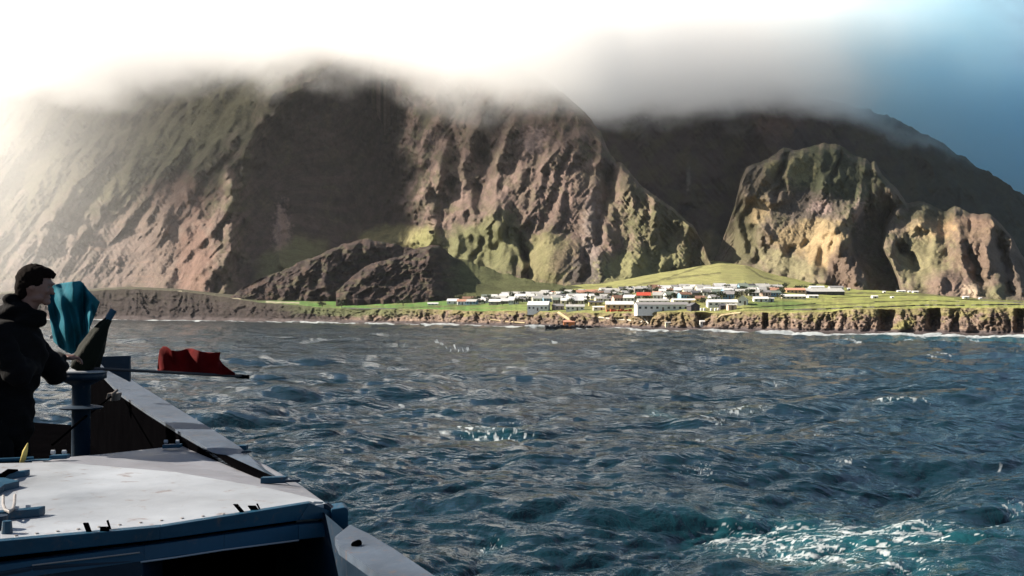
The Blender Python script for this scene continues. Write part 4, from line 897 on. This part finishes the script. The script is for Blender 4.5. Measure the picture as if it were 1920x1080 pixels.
b = face_strip([Fp(-160, 1100, -.03), Fp(60, 1062, -.03), Fp(268, 1050, -.03)], [Fp(-160, 1220, -.03), Fp(60, 1220, -.03), Fp(272, 1220, -.03)], .3); sh(b, 'side_locker', BLUED, bevel=.006)
# end bracket of the beams
e0 = yl(640) - .03
b = MB(); pr = [Q(621, 955, e0), Q(646, 951, e0), Q(653, 954, e0), Q(653, 1001, e0), Q(645, 1003, e0), Q(622, 1002, e0)]; ofs = Vector((-.03, .12, 0))
n = len(pr); b.add(pr + [v + ofs for v in pr], [tuple(range(n)), tuple(range(2 * n - 1, n - 1, -1))] + [(i, n + i, n + (i + 1) % n, (i + 1) % n) for i in range(n)]); sh(b, 'end_bracket', BLUE, bevel=.004)
b = MB(); pr = [Q(585, 944, e0 + .02), Q(612, 945, e0 + .02), Q(625, 956, e0 + .02), Q(625, 972, e0 + .02), Q(585, 974, e0 + .02)]
n = len(pr); ofs = Vector((0, .05, 0)); b.add(pr + [v + ofs for v in pr], [tuple(range(n)), tuple(range(2 * n - 1, n - 1, -1))] + [(i, n + i, n + (i + 1) % n, (i + 1) % n) for i in range(n)]); sh(b, 'gusset', BLUED)
# rail: near stretch, then forward stretch to the bow
out_ = [(1010,1230,.80),(905,1140,.80),(815,1080,.80),(740,1030,.80),(690,1000,.80),(656,984,.80)]; in_ = [(880,1230,.80),(790,1140,.80),(716,1080,.80),(668,1046,.80),(636,1024,.80),(628,1006,.80)]
b = MB(); 
rail_n = [R(*q) for q in out_]; rail_i = [R(*q) for q in in_]
for i in range(len(out_) - 1): b.prism([rail_n[i], rail_n[i + 1], rail_i[i + 1], rail_i[i]], .03)
sh(b, 'rail', RAILP, bevel=0)
b = MB().tube([R(664, 1022, .795), R(673, 1018, .795)], [.012, .012], 10); sh(b, 'drain_plug', BLACK_SHADE)
fo = [(600,937,.80),(560,905,.80),(450,838,.80),(400,806,.79),(330,764,.76),(262,722,.72),(222,696,.68),(188,672,.62)]
fi = [(560,925,.80),(500,888,.80),(372,830,.80),(340,812,.79),(272,770,.76),(225,738,.72),(196,708,.68),(170,684,.62)]
FO = [R(*q) for q in fo]; FI = [R(*q) for q in fi]
b = MB()
for i in range(1, len(fo) - 1): b.prism([FO[i] - Vector((0,0,.09)) if i < 2 else FO[i], FO[i + 1], FI[i + 1], FI[i] - Vector((0,0,.09)) if i < 2 else FI[i]], .02)
sh(b, 'bow_rail', RAILP)
b = MB(); 
for i in range(1, len(fi) - 1):
    a, c = FI[i] - Vector((0, 0, .021)), FI[i + 1] - Vector((0, 0, .021)); q = Vector((.05, 0, 0)); dz1 = Vector((0, 0, DECKZ - (CAMZ - a.z))); dz2 = Vector((0, 0, DECKZ - (CAMZ - c.z)))
    b.add([a, c, c - dz2, a - dz1, a + q, c + q, c - dz2 + q, a - dz1 + q], [(0,1,2,3),(5,4,7,6),(0,4,5,1),(3,2,6,7)])
sh(b, 'bulwark', BLACK_SHADE)
# hull outside and deck
fullout = [R(1400, 1500, .80)] + rail_n + FO[1:]
b = MB(); n_ = len(fullout); top_ = [v - Vector((.01, 0, .03)) for v in fullout]; mid_ = [Vector((v.x - .02, v.y, CAMZ - 2.6)) for v in fullout]; low = [Vector((v.x - .8, v.y - .4, -2.0)) for v in fullout]
b.add(top_ + mid_ + low, [(i + k_ * n_, i + 1 + k_ * n_, n_ + i + 1 + k_ * n_, n_ + i + k_ * n_) for k_ in (0, 1) for i in range(n_ - 1)]); sh(b, 'hull', BLUED)
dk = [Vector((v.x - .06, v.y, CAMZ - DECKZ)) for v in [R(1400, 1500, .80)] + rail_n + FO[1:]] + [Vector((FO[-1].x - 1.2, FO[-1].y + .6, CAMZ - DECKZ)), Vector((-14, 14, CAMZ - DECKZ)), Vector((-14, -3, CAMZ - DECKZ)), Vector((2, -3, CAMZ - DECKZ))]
dk = [v for v in dk if v.y > .2 or v.x < 3]; b = MB().prism(dk[::-1], .05); sh(b, 'deck', BLACK_SHADE)
b = MB().prism([Fp(262, 1060, .2), Fp(700, 1010, .2), Fp(700, 1300, .2), Fp(262, 1300, .2)][::-1], .02)
# housing under the cover, dark
lowv = lambda v, z: Vector((v.x, v.y, CAMZ - z))
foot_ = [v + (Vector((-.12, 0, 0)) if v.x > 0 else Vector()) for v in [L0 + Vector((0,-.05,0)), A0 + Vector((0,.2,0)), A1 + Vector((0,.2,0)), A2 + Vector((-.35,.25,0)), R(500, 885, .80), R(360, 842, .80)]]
b = MB().prism([lowv(v, .925) for v in foot_], DECKZ - .925); sh(b, 'hatch_coaming', BLACK_SHADE)
# blue plate at the shoulder of the bow
py_ = 9.0; b = MB(); pr = [Q(176, 669, py_), Q(242.5, 667, py_), Q(242.5, 716, py_), Q(200, 694, py_)]; ofs = Vector((0, .04, 0)); n = 4
b.add(pr + [v + ofs for v in pr], [tuple(range(n)), tuple(range(2 * n - 1, n - 1, -1))] + [(i, n + i, n + (i + 1) % n, (i + 1) % n) for i in range(n)]); sh(b, 'bow_plate', BLUED, bevel=.004)
# fairlead brackets along the rail
def hbox(px0, px1, py0, py1, h, th, rise, name, mat=BLUE, back=.0):
    a, c = R(px0, py1, h), R(px1, py1 - (px1 - px0) * .04, h); d = Vector((0, th, 0)); u = Vector((0, 0, rise)); b = MB()
    b.add([a, c, c + d, a + d, a + u, c + u, c + d + u, a + d + u], [(0,3,2,1),(4,5,6,7),(0,1,5,4),(1,2,6,5),(2,3,7,6),(3,0,4,7)]); return sh(b, name, mat, bevel=.004)
for x0, x1, y1, h in [(92,125,862,.80),(304,338,841,.85)]:
    o = hbox(x0, x1, 0, y1, h, .05, .022, 'hinge'); 
    for xx in (x0 + 4, x1 - 8):
        c = R(xx, y1 - 4, h) + Vector((0, .0, .03)); sh(MB().tube([c, c + Vector((.02, 0, .0))], .012, 8), 'bolt', TOPP)
for x0, x1, y1, h in [(424,462,846,.84),(405,450,853,.85),(488,536,908,.82)]: hbox(x0, x1, 0, y1, h, .05, .03, 'hinge')
for x0, x1, y1 in [(452,470,850),(534,562,905)]: hbox(x0, x1, 0, y1, .81, .02, .012, 'hinge_pin', BLUED)
hbox(45, 92, 0, 866, .80, .06, .006, 'latch', BLUE)
for x0, x1, y0, y1, hh in [(-40,48,886,900,.03),(-40,75,958,975,.035)]:
    a, c = R(x0, y1 + 6, .80), R(x1, y1 - 6, .80); u = Vector((0, 0, hh)); d = Vector((0, .05, 0)); b = MB(); b.add([a, c, c + d, a + d, a + u, c + u - Vector((.006,0,.004)), c + d + u, a + d + u], [(0,3,2,1),(4,5,6,7),(0,1,5,4),(1,2,6,5),(2,3,7,6),(3,0,4,7)]); sh(b, 'support_bar', BLUE, bevel=.004)
b = MB(); pr = [R(-4, 905, .80), R(36, 914, .80), R(8, 921, .80), R(-4, 930, .80)]; b.prism([v + Vector((0, 0, .03)) for v in pr][::-1], .03); sh(b, 'fin', BLUE)
b = MB(); b.tube([R(x_, y_, .76) for x_, y_ in [(6,930),(6,946),(10,956),(17,960),(24,955),(27,944),(28,928)]], .006, 8); sh(b, 'lifting_ring', STEEL)
b = MB(); b.tube([R(-2, 992, .80), R(-2, 992, .80) + Vector((0, 0, .05))], [.035, .03], 14); sh(b, 'post', BLUED)
b = MB(); b.tube([R(13, 1000, .80), R(13, 1000, .80) + Vector((0, 0, .045))], [.02, .016], 12); sh(b, 'stanchion', BLUE)
b = MB(); b.tube([R(0, 895, .77), R(16, 884, .76), R(32, 882, .77)], [.014, .013, .006], 10); sh(b, 'hose_end', BLACK_SHADE)
for x_, y_, w_, hh, ln in [(160,1001,.016,.036,-.014),(185,1000,.030,.02,0),(203,996,.004,.036,-.012),(452,966,.016,.04,-.035),(472,962,.03,.026,-.02),(486,960,.004,.03,-.015)]:
    a = R(x_, y_, .80) + Vector((0, .012, 0)); b = MB(); b.add([a, a + Vector((w_, 0, 0)), a + Vector((w_ + ln, 0, hh)), a + Vector((ln, 0, hh)), a + Vector((0, .012, 0)), a + Vector((w_, .012, 0)), a + Vector((w_ + ln, .012, hh)), a + Vector((ln, .012, hh))], [(0,1,2,3),(5,4,7,6),(0,4,5,1),(3,2,6,7),(0,3,7,4),(1,5,6,2)]); sh(b, 'lug', BLACK_SHADE)
# capstan at which the man stands
YC = 7.5; cx_, cy_, cz_ = Q(142, 697, YC); cb_ = CAMZ - DECKZ
cap = empty('capstan', (cx_, cy_ + .1, cb_)); prop(cap, 'blue capstan with pale round top beside the standing man', 'capstan')
def lathe(prof, seg=36):
    b = MB(); 
    for r_, z_ in prof:
        for q in range(seg): b.v.append((r_ * math.cos(2 * math.pi * q / seg), r_ * math.sin(2 * math.pi * q / seg), z_))
    for i in range(len(prof) - 1):
        for q in range(seg): b.f.append((i * seg + q, i * seg + (q + 1) % seg, (i + 1) * seg + (q + 1) % seg, (i + 1) * seg + q))
    b.f.append(tuple(range(seg))[::-1]); b.f.append(tuple((len(prof) - 1) * seg + q for q in range(seg))); return b
H_ = cz_ - cb_
lathe([(.17, 0), (.17, .03), (.08, .06), (.062, .3), (.062, H_ - .10), (.13, H_ - .065), (.165, H_ - .05), (.165, H_ - .012)]).build('drum', BLUED, cap, smooth=True)
lathe([(.16, H_ - .012), (.172, H_ - .008), (.172, H_), (.15, H_ + .006), (.03, H_ + .012)]).build('top_plate', TOPP, cap)
lathe([(.14, H_ - .26), (.145, H_ - .25), (.08, H_ - .235)]).build('collar', BLUED, cap)
# diagonal stay and its clamp
st_ = MB().tube([R(215, 738, .70), Q(152, 788, 7.3), Q(98, 834, 6.9)], .008, 8); o = sh(st_, 'stay_rod', BLACK_SHADE, None); prop(o, 'thin rusty rod slanting from the rail clamp down to the dark deck', 'rod')
b = MB(); c = R(214, 742, .70)
b.add([c + Vector((dx * .045 + dz_ * .01, dy * .05, dz_ * .04)) for dz_ in (-1, .6) for dx, dy in ((-1,-1),(1,-1),(1,1),(-1,1))], [(3,2,1,0),(4,5,6,7),(0,1,5,4),(1,2,6,5),(2,3,7,6),(3,0,4,7)]); b.tube([c + Vector((0, -.06, -.04)), c + Vector((.01, -.06, .02)), c + Vector((.02, .02, .045))], .012, 8); o = sh(b, 'rail_clamp', metal_paint('weathered_clamp', (.10, .08, .07), .7), None, bevel=.006); prop(o, 'weathered brownish clamp on the inner edge of the bow rail', 'clamp')
# cloth helpers
def cloth_mat(name, c, trans=.4, rough=.8):
    k = N(name); p = k.objco(); n = k.noise(9.0, 5, .6, p); f = k.mapr(n, .3, .7, .75, 1.2); cb2 = k.n('CombineXYZ'); [k.l(f, cb2.inputs[i]) for i in range(3)]
    colr = k.mix(1.0, c, cb2.outputs[0], 'MULTIPLY'); k.l(colr, k.b.inputs['Base Color']); k.b.inputs['Specular IOR Level'].default_value = .12; k.b.inputs['Roughness'].default_value = rough
    if trans:
        tr = k.n('BsdfTranslucent'); k.l(colr, tr.inputs['Color']); mx = k.n('MixShader'); mx.inputs[0].default_value = trans; k.l(k.b.outputs[0], mx.inputs[1]); k.l(tr.outputs[0], mx.inputs[2]); k.l(mx.outputs[0], k.out.inputs['Surface'])
    k.l(k.bump(k.noise(14, 5, .6, k.scale(p, (1.5, 1, .6))), .5, .02, k.bump(k.noise(160, 2, .5, p), .15, .002)), k.b.inputs['Normal']); return k.m
def sheet_between(top, bot, Yf, nu=60, nv=30, th=.006):
    """cloth whose upper and lower edges are polylines; Yf(u, v) gives its folds in depth"""
    def interp_pl(P, t):
        d = [0]; 
        for a, c in zip(P[:-1], P[1:]): d.append(d[-1] + math.hypot(c[0] - a[0], c[1] - a[1]))
        q = t * d[-1]; return np.interp(q, d, [p[0] for p in P]), np.interp(q, d, [p[1] for p in P])
    b = MB(); 
    for s_ in (0, 1):
        for i in range(nu + 1):
            for j in range(nv + 1):
                u, v = i / nu, j / nv; a = interp_pl(top, u); c = interp_pl(bot, u); x_, y_ = a[0] * (1 - v) + c[0] * v, a[1] * (1 - v) + c[1] * v
                b.v.append(tuple(Q(x_, y_, Yf(u, v)) + Vector((0, s_ * th, 0))))
    w = nv + 1; off = (nu + 1) * w
    for i in range(nu):
        for j in range(nv): b.f.append((i*w+j, (i+1)*w+j, (i+1)*w+j+1, i*w+j+1)); b.f.append((off+i*w+j, off+i*w+j+1, off+(i+1)*w+j+1, off+(i+1)*w+j))
    for i in range(nu):
        for j in (0, nv): b.f.append((i*w+j, off+i*w+j, off+(i+1)*w+j, (i+1)*w+j) if j == 0 else (i*w+j, (i+1)*w+j, off+(i+1)*w+j, off+i*w+j))
    for j in range(nv):
        for i in (0, nu): b.f.append((i*w+j, i*w+j+1, off+i*w+j+1, off+i*w+j))
    return b
# blue cloth billowing behind the man
tp = [(84,540),(100,534),(120,530),(150,526.5),(156,531),(164,543),(174,553),(187,566)]; bt = [(100,640),(112,652),(124,660),(135,664),(146,657),(156,646),(164,634),(167,618)]
fold = lambda u, v: 7.75 + .07 * math.sin(u * 11 + v * 2.2) * (1 - .4 * v) + .045 * math.sin(u * 23 - v * 5 + 1) + .12 * (v - .4) ** 2 - .06 * math.exp(-((u - .86) / .08) ** 2) + .02 * math.sin(u * 5 + v * 14)
b = sheet_between(tp, bt, fold, 90, 50, .006); o = b.build('cloth', cloth_mat('blue_canvas', (.012, .13, .18), .25), smooth=True); prop(o, 'bright blue canvas cloth billowing between the man and the dark bundle', 'cloth')
# furled flag in a dark cover on a blue staff
t = empty('furled_flag', Q(150, 690, 7.55)); prop(t, 'furled flag in dark green cover on a blue tube, leaning over the capstan', 'flag')
b = MB(); ax = [Q(150, 694, 7.55), Q(160, 680, 7.57), Q(172, 655, 7.6), Q(185, 628, 7.63), Q(196, 608, 7.65), Q(204, 598, 7.66)]; rr = [.07, .088, .078, .058, .036, .022]
seg = 28
for i, c in enumerate(ax):
    d = (ax[min(i + 1, 5)] - ax[max(i - 1, 0)]).normalized(); u_ = d.cross(Vector((0, 1, 0))).normalized()
    for q in range(seg):
        a_ = 2 * math.pi * q / seg; rq = rr[i] * (1 + .14 * math.sin(a_ * 5 + i) + .05 * math.sin(a_ * 9 + 2 * i)); b.v.append(tuple(c + u_ * rq * math.cos(a_) + Vector((0, 1, 0)) * rq * math.sin(a_)))
for i in range(5):
    for q in range(seg): b.f.append((i*seg+q, i*seg+(q+1)%seg, (i+1)*seg+(q+1)%seg, (i+1)*seg+q))
b.f.append(tuple(range(seg))[::-1]); b.f.append(tuple(5 * seg + q for q in range(seg)))
b.v = [tuple(Vector(v) - t.location) for v in b.v]; b.build('cover', cloth_mat('dark_green_canvas', (.004, .006, .003), 0), t, smooth=True)
b = MB().tube([Q(201, 601, 7.66) - t.location, Q(213, 581, 7.68) - t.location], .024, 16); b.build('tube', BLUE, t, bevel=.003)
# red flag on a pole
t = empty('red_flag', Q(180, 690, 7.6)); prop(t, 'tattered red flag streaming along a thin pole beyond the bow rail', 'flag')
rp = lambda x_: 691 + (x_ - 180) / 287 * 15.5
b = MB().tube([Q(168, 690.5, 7.55) - t.location, Q(300, rp(300), 7.8) - t.location, Q(467, rp(467), 8.1) - t.location], [.011, .011, .012], 10); b.build('pole', metal_paint('dark_pole', (.02, .02, .025), .5), t)
b = MB().tube([Q(442, rp(442) + .3, 8.06) - t.location, Q(467, rp(467) + .3, 8.1) - t.location], .016, 10); b.build('pole_end', BLACK_SHADE, t)
tp = [(295,690),(297,668),(299,656),(306,649),(313,650),(320,656),(330,658.5),(341,657),(350,653.5),(360,653.5),(370,657),(381,660),(396,661),(413,660.5)]; bt = [(295,694),(300,696),(330,698),(360,699.5),(390,701),(420,702.5),(441,703.5)]
tp2 = [(x_, y_) for x_, y_ in tp] + [(411.5,673),(417,682),(428,691),(441,700)]
f2 = lambda u, v: 7.9 + .05 * math.sin(u * 17 + v * 2) * (1 - v * .9) + .03 * math.sin(u * 31 + 1) * (1 - v) + .1 * u
b = sheet_between(tp2, bt, f2, 90, 26, .004); b.v = [tuple(Vector(v) - t.location) for v in b.v]; b.build('cloth', cloth_mat('red_cloth', (.11, .002, .003), .3), t, smooth=True)
# small yellow strap end by the man's leg
b = MB(); c0 = R(38, 862, .79)
b.tube([c0 + Vector((-.002, .03, -.02)), c0 + Vector((.012, .03, .04)), c0 + Vector((.026, .03, .085))], [.016, .014, .003], 8); o = b.build('strap', cloth_mat('yellow_webbing', (.45, .36, .12), .1), smooth=True); prop(o, 'short yellow strap end standing up at the far edge of the hatch cover', 'strap')
# ------------------------------------------------------------------ the man at the rail
def skin_obj(name, nodes, edges, sub=2, root=0):
    """a chain of tapered limbs: (x, y, z, r) or (x, y, z, (rx, ry)); every edge is the hull of its two end balls"""
    out = bmesh.new()
    for a, c in edges:
        bm = bmesh.new()
        for n in (nodes[a], nodes[c]):
            r = n[3] if isinstance(n[3], tuple) else (n[3], n[3]); g = bmesh.ops.create_icosphere(bm, subdivisions=3, radius=1.0)
            rz = min(r) if a != c else r[0]
            for v in g['verts']: v.co = Vector((n[0] + v.co.x * r[1 if isinstance(n[3], tuple) else 0], n[1] + v.co.y * r[0], n[2] + v.co.z * rz))
        h = bmesh.ops.convex_hull(bm, input=bm.verts); bmesh.ops.delete(bm, geom=[g_ for g_ in h['geom_interior'] if isinstance(g_, bmesh.types.BMVert)], context='VERTS')
        m = bpy.data.meshes.new('t'); bm.to_mesh(m); bm.free(); out.from_mesh(m); bpy.data.meshes.remove(m)
    me = bpy.data.meshes.new(name); out.to_mesh(me); out.free(); return me
def merge_remesh(name, meshes, voxel, mat, parent, smooth_it=3):
    bm = bmesh.new()
    for m in meshes: bm.from_mesh(m)
    me = bpy.data.meshes.new(name); bm.to_mesh(me); bm.free(); o = bpy.data.objects.new(name, me); link(o)
    rm = o.modifiers.new('r', 'REMESH'); rm.mode = 'VOXEL'; rm.voxel_size = voxel; rm.use_smooth_shade = True
    if smooth_it: s_ = o.modifiers.new('sm', 'SMOOTH'); s_.iterations = smooth_it; s_.factor = .5
    dg = bpy.context.evaluated_depsgraph_get(); out = bpy.data.meshes.new_from_object(o.evaluated_get(dg)); bpy.data.objects.remove(o)
    out.materials.clear(); out.materials.append(mat); out.name = name; out.polygons.foreach_set('use_smooth', [True] * len(out.polygons)); o = bpy.data.objects.new(name, out); return link(o, parent)
def ellip(c, r, seg=24, rings=16, rot=None, fn=None):
    bm = bmesh.new(); bmesh.ops.create_uvsphere(bm, u_segments=seg, v_segments=rings, radius=1.0)
    for v in bm.verts:
        q = Vector((v.co.x * r[0], v.co.y * r[1], v.co.z * r[2]))
        if fn: q = fn(q, v.co)
        if rot: q = rot @ q
        v.co = q + Vector(c)
    me = bpy.data.meshes.new('e'); bm.to_mesh(me); bm.free(); return me
SKIN = paint_mat('skin', (.14, .075, .062), .55, .12, 20, .4, bmp=.05); HAIR = paint_mat('dark_brown_hair', (.006, .0035, .003), .9, .4, 60, .05, bmp=.4)
JACKET = cloth_mat('black_fleece', (.0022, .0022, .003), 0, .98); TROUS = cloth_mat('dark_trousers', (.0022, .0022, .003), 0, .95); BOOT = paint_mat('boot_leather', (.01, .009, .008), .5)
YP = 6.65
hx, hy_, hz = Q(66, 536, YP)             # centre of the head
foot_z = CAMZ - DECKZ
man = empty('person', (hx - .12, YP, foot_z)); prop(man, 'man in black hooded jacket standing at the capstan, looking towards the bow', 'person')
# local frame: x to the right of the picture, y away, z up; origin between the feet
hl = Vector((.12, 0.0, hz - foot_z))      # head centre
S = hl.z                                   # about 1.66
# head: faces +x, turned slightly away
def head_fn(q, n):
    x_, y_, z_ = q
    if z_ < -.02: y_ *= 1 - .35 * min(1, (-z_ - .02) / .10); 
    if x_ > 0 and z_ < 0: x_ *= 1 + .06 * min(1, -z_ / .1)
    if x_ < 0 and z_ < -.03: x_ *= 1 - .55 * min(1, (-z_ - .03) / .08)
    if x_ > .06: x_ = .06 + (x_ - .06) * .8
    return Vector((x_, y_, z_))
HR = Matrix.Rotation(rad(14), 3, 'Z') @ Matrix.Rotation(rad(11), 3, 'Y')
def hp(x_, y_, z_): return hl + HR @ Vector((x_, y_, z_))
head = [ellip(hl, (.100, .076, .118), rot=HR, fn=head_fn)]
head.append(ellip(hp(.080, 0, -.084), (.026, .026, .021)))                 # chin
head.append(ellip(hp(.087, 0, .030), (.014, .046, .012)))                  # brow
head.append(ellip(hp(.097, 0, -.010), (.015, .010, .024)))                 # nose
head.append(ellip(hp(.110, 0, -.026), (.012, .012, .009)))
head.append(ellip(hp(.088, 0, -.051), (.011, .021, .006))); head.append(ellip(hp(.086, 0, -.061), (.011, .019, .007)))
for s_ in (-1, 1):
    head.append(ellip(hp(.076, s_ * .036, -.018), (.014, .018, .016)))     # cheeks
    head.append(ellip(hp(-.004, s_ * .077, -.004), (.017, .008, .030)))    # ears
    head.append(ellip(hp(.030, s_ * .050, -.070), (.045, .014, .022)))     # jaw
nk = hl + Vector((-.035, 0, -.13))
P = {}
nodes = []; edges = []
def nd(name, x_, y_, z_, r): P[name] = len(nodes); nodes.append((x_, y_, z_, r)); return P[name]
def ed(*ns): edges.extend((P[a], P[b_]) for a, b_ in zip(ns[:-1], ns[1:]))
nd('pelvis', -.08, .02, .90, (.15, .11)); nd('waist', -.09, .02, 1.06, (.14, .10)); nd('chest', -.10, .02, 1.27, (.16, .11)); nd('neck0', -.05, .01, 1.44, .065); nd('neck', nk.x, nk.y, nk.z + .01, .052); nd('skull', hl.x - .01, hl.y, hl.z - .03, .06)
ed('pelvis', 'waist', 'chest', 'neck0', 'neck', 'skull')
# near (right) arm hangs, forearm reaches to the capstan; far arm holds the bundle
hand = Vector(Q(112, 683, 7.0)) - Vector(man.location)
nd('shR', -.02, -.19, 1.38, .062); nd('elR', .13, -.24, 1.16, .046); nd('wrR', hand.x - .09, hand.y - .06, hand.z + .03, .028)
ed('chest', 'shR', 'elR', 'wrR')
nd('shL', -.04, .21, 1.38, .062); nd('elL', .12, .30, 1.14, .046); h2 = Vector(Q(136, 672, 7.35)) - Vector(man.location); nd('wrL', h2.x - .07, h2.y - .04, h2.z + .01, .028)
ed('chest', 'shL', 'elL', 'wrL')
for s_, n_ in ((-1, 'R'), (1, 'L')):
    nd('hip' + n_, -.08, s_ * .10, .86, .085); nd('kn' + n_, -.03, s_ * .12, .47, .058); nd('an' + n_, -.08, s_ * .13, .09, .040); nd('toe' + n_, .09, s_ * .15, .04, .036)
    ed('pelvis', 'hip' + n_, 'kn' + n_, 'an' + n_, 'toe' + n_)
body = skin_obj('b', nodes, edges, 2)
def hand_mesh(w, d, curl=.6, side=1):
    """palm from the wrist w along d with five separate fingers bent downwards"""
    d = d.normalized(); lat = d.cross(Vector((0, 0, 1))).normalized() * side; dn = Vector((0, 0, -1)); out = []
    pal = []; pe = []
    pal += [tuple(w) + (.026,), tuple(w + d * .045) + (.019,), tuple(w + d * .085) + (.019,)]; out.append(skin_obj('p', pal, [(0, 1), (1, 2)], 2)); out.append(skin_obj('p', [tuple(w + d * .03 - lat * .018) + (.016,), tuple(w + d * .075 - lat * .03) + (.014,), tuple(w + d * .075 + lat * .03) + (.014,), tuple(w + d * .03 + lat * .018) + (.016,)], [(0, 1), (1, 2), (2, 3), (0, 2), (1, 3)], 2))
    for q, (o_, L_) in enumerate([(-.033, .070), (-.011, .080), (.011, .075), (.032, .058)]):
        a = w + d * .075 + lat * o_; c1 = a + d * L_ * .45; c2 = c1 + (d * math.cos(curl) + dn * math.sin(curl)) * L_ * .38; c3 = c2 + (d * math.cos(curl * 1.9) + dn * math.sin(curl * 1.9)) * L_ * .30
        out.append(skin_obj('f', [tuple(a) + (.0095,), tuple(c1) + (.009,), tuple(c2) + (.0082,), tuple(c3) + (.0068,)], [(0, 1), (1, 2), (2, 3)], 2))
    a = w + d * .03 - lat * .03; c1 = a + (d * .6 - lat * .8).normalized() * .035; c2 = c1 + (d * .9 - lat * .3 + dn * .3).normalized() * .032
    out.append(skin_obj('t', [tuple(a) + (.012,), tuple(c1) + (.011,), tuple(c2) + (.008,)], [(0, 1), (1, 2)], 2)); return out
wr = Vector(nodes[P['wrR']][:3]); er = Vector(nodes[P['elR']][:3]); wl_ = Vector(nodes[P['wrL']][:3]); el = Vector(nodes[P['elL']][:3])
dR = (hand - wr); dR.z *= .3; dL = (h2 - wl_); dL.z *= .3
pieces = [body] + head + hand_mesh(wr, dR, .5, 1) + hand_mesh(wl_, dL, .7, -1)
o = merge_remesh('body', pieces, .0065, SKIN, man, 1)
# eyes, set just in the skin
for s_ in (-1, 1):
    e_ = ellip(hp(.079, s_ * .030, .008), (.011, .012, .008)); e_.materials.append(paint_mat('eye', (.12, .10, .09), .2)); ee = bpy.data.objects.new('eye', e_); link(ee, o)
# hair: short, fringe over the forehead
def hair_fn(q, n):
    f = 1 + .035 * math.sin(n.x * 21 + n.z * 9) * math.cos(n.y * 17) + .02 * math.sin(n.z * 40 + n.y * 30)
    return Vector((q.x * f, q.y * f, q.z * f))
hm = [ellip(hp(-.014, 0, .032), (.104, .084, .100), 40, 28, HR, hair_fn), ellip(hp(-.052, 0, -.015), (.062, .070, .085), 30, 20, HR, hair_fn), ellip(hp(.030, 0, .086), (.066, .058, .038), 30, 20, HR, hair_fn)]
for q in range(14): hm.append(ellip(hp(.078 + .008 * math.sin(q * 2.3), -.05 + .0077 * q, .078 + .010 * math.sin(q * 1.7)), (.016, .006, .013)))
for s_ in (-1, 1): hm.append(ellip(hp(-.002, s_ * .073, .018), (.022, .014, .04), 16, 12, HR))
hair = merge_remesh('hair', hm, .005, HAIR, man, 1)
# carve the face side of the hair away
bm = bmesh.new(); bm.from_mesh(hair.data); c0 = hp(0, 0, 0); inv = HR.inverted()
dels = [v for v in bm.verts if (lambda q: q.x > (.05 if q.z > -.01 else .025) and q.z < .060 - .25 * max(0, abs(q.y) - .04))(inv @ (v.co - c0))]
bmesh.ops.delete(bm, geom=dels, context='VERTS'); bm.to_mesh(hair.data); bm.free()
# jacket with hood, trousers, boots
J_ = []; 
jn = []; je = []; PJ = {}
def jd(name, x_, y_, z_, r): PJ[name] = len(jn); jn.append((x_, y_, z_, r))
def jed(*ns): je.extend((PJ[a], PJ[b_]) for a, b_ in zip(ns[:-1], ns[1:]))
jd('hem', -.09, .02, .84, (.21, .19)); jd('w', -.10, .02, 1.02, (.21, .19)); jd('c', -.04, .02, 1.27, (.22, .215)); jd('t', -.07, .01, 1.40, (.13, .13)); jd('n', -.045, .0, 1.475, (.088, .088))
jed('hem', 'w', 'c', 't', 'n')
w1 = wr * .88 + er * .12; w2 = wl_ * .88 + el * .12
jd('sR', -.03, -.20, 1.365, .092); jd('eR', er.x, er.y, er.z, .078); jd('wR', w1.x, w1.y, w1.z, .050); jed('c', 'sR', 'eR', 'wR')
jd('sL', -.05, .22, 1.365, .092); jd('eL', el.x, el.y, el.z, .078); jd('wL', w2.x, w2.y, w2.z, .050); jed('c', 'sL', 'eL', 'wL')
jm = skin_obj('j', jn, je, 2)
hood = [ellip((nk.x - .085, .0, nk.z + .045), (.055, .095, .048)), ellip((nk.x - .06, .0, nk.z - .015), (.10, .12, .055)), ellip((nk.x + .04, .0, nk.z - .045), (.065, .09, .032)), ellip((nk.x + .01, .0, nk.z - .075), (.09, .11, .05)), ellip((-.13, 0, 1.34), (.17, .20, .10))]
jk = merge_remesh('jacket', [jm] + hood, .011, JACKET, man, 2)
bm = bmesh.new(); bm.from_mesh(jk.data)
for v in bm.verts:
    q = v.co; f = .006 * math.sin(q.z * 38 + q.x * 12 + 3 * math.sin(q.y * 14)) + .004 * math.sin(q.z * 75 - q.x * 30)
    v.co = q + v.normal * f
bm.to_mesh(jk.data); bm.free()
em = ellip(Vector(Q(96, 632, YP - .27)) - Vector(man.location) , (.010, .004, .012)); em.materials.append(STEEL); eo = bpy.data.objects.new('zip_pull', em)
link(eo, jk)
tn = [(-.08, .02, .90, (.17, .14)), (-.08, -.10, .82, .115), (-.03, -.12, .47, .085), (-.08, -.13, .12, .070), (-.08, .10, .82, .115), (-.03, .12, .47, .085), (-.08, .13, .12, .070)]
tr = merge_remesh('trousers', [skin_obj('t', tn, [(0, 1), (1, 2), (2, 3), (0, 4), (4, 5), (5, 6)], 2)], .012, TROUS, man, 2)
for s_ in (-1, 1):
    bo = merge_remesh('boot', [skin_obj('q', [(-.09, s_ * .13, .16, .06), (-.09, s_ * .13, .055, .05), (.02, s_ * .145, .045, .045), (.11, s_ * .16, .038, .035)], [(0, 1), (1, 2), (2, 3)], 2)], .01, BOOT, man, 1)
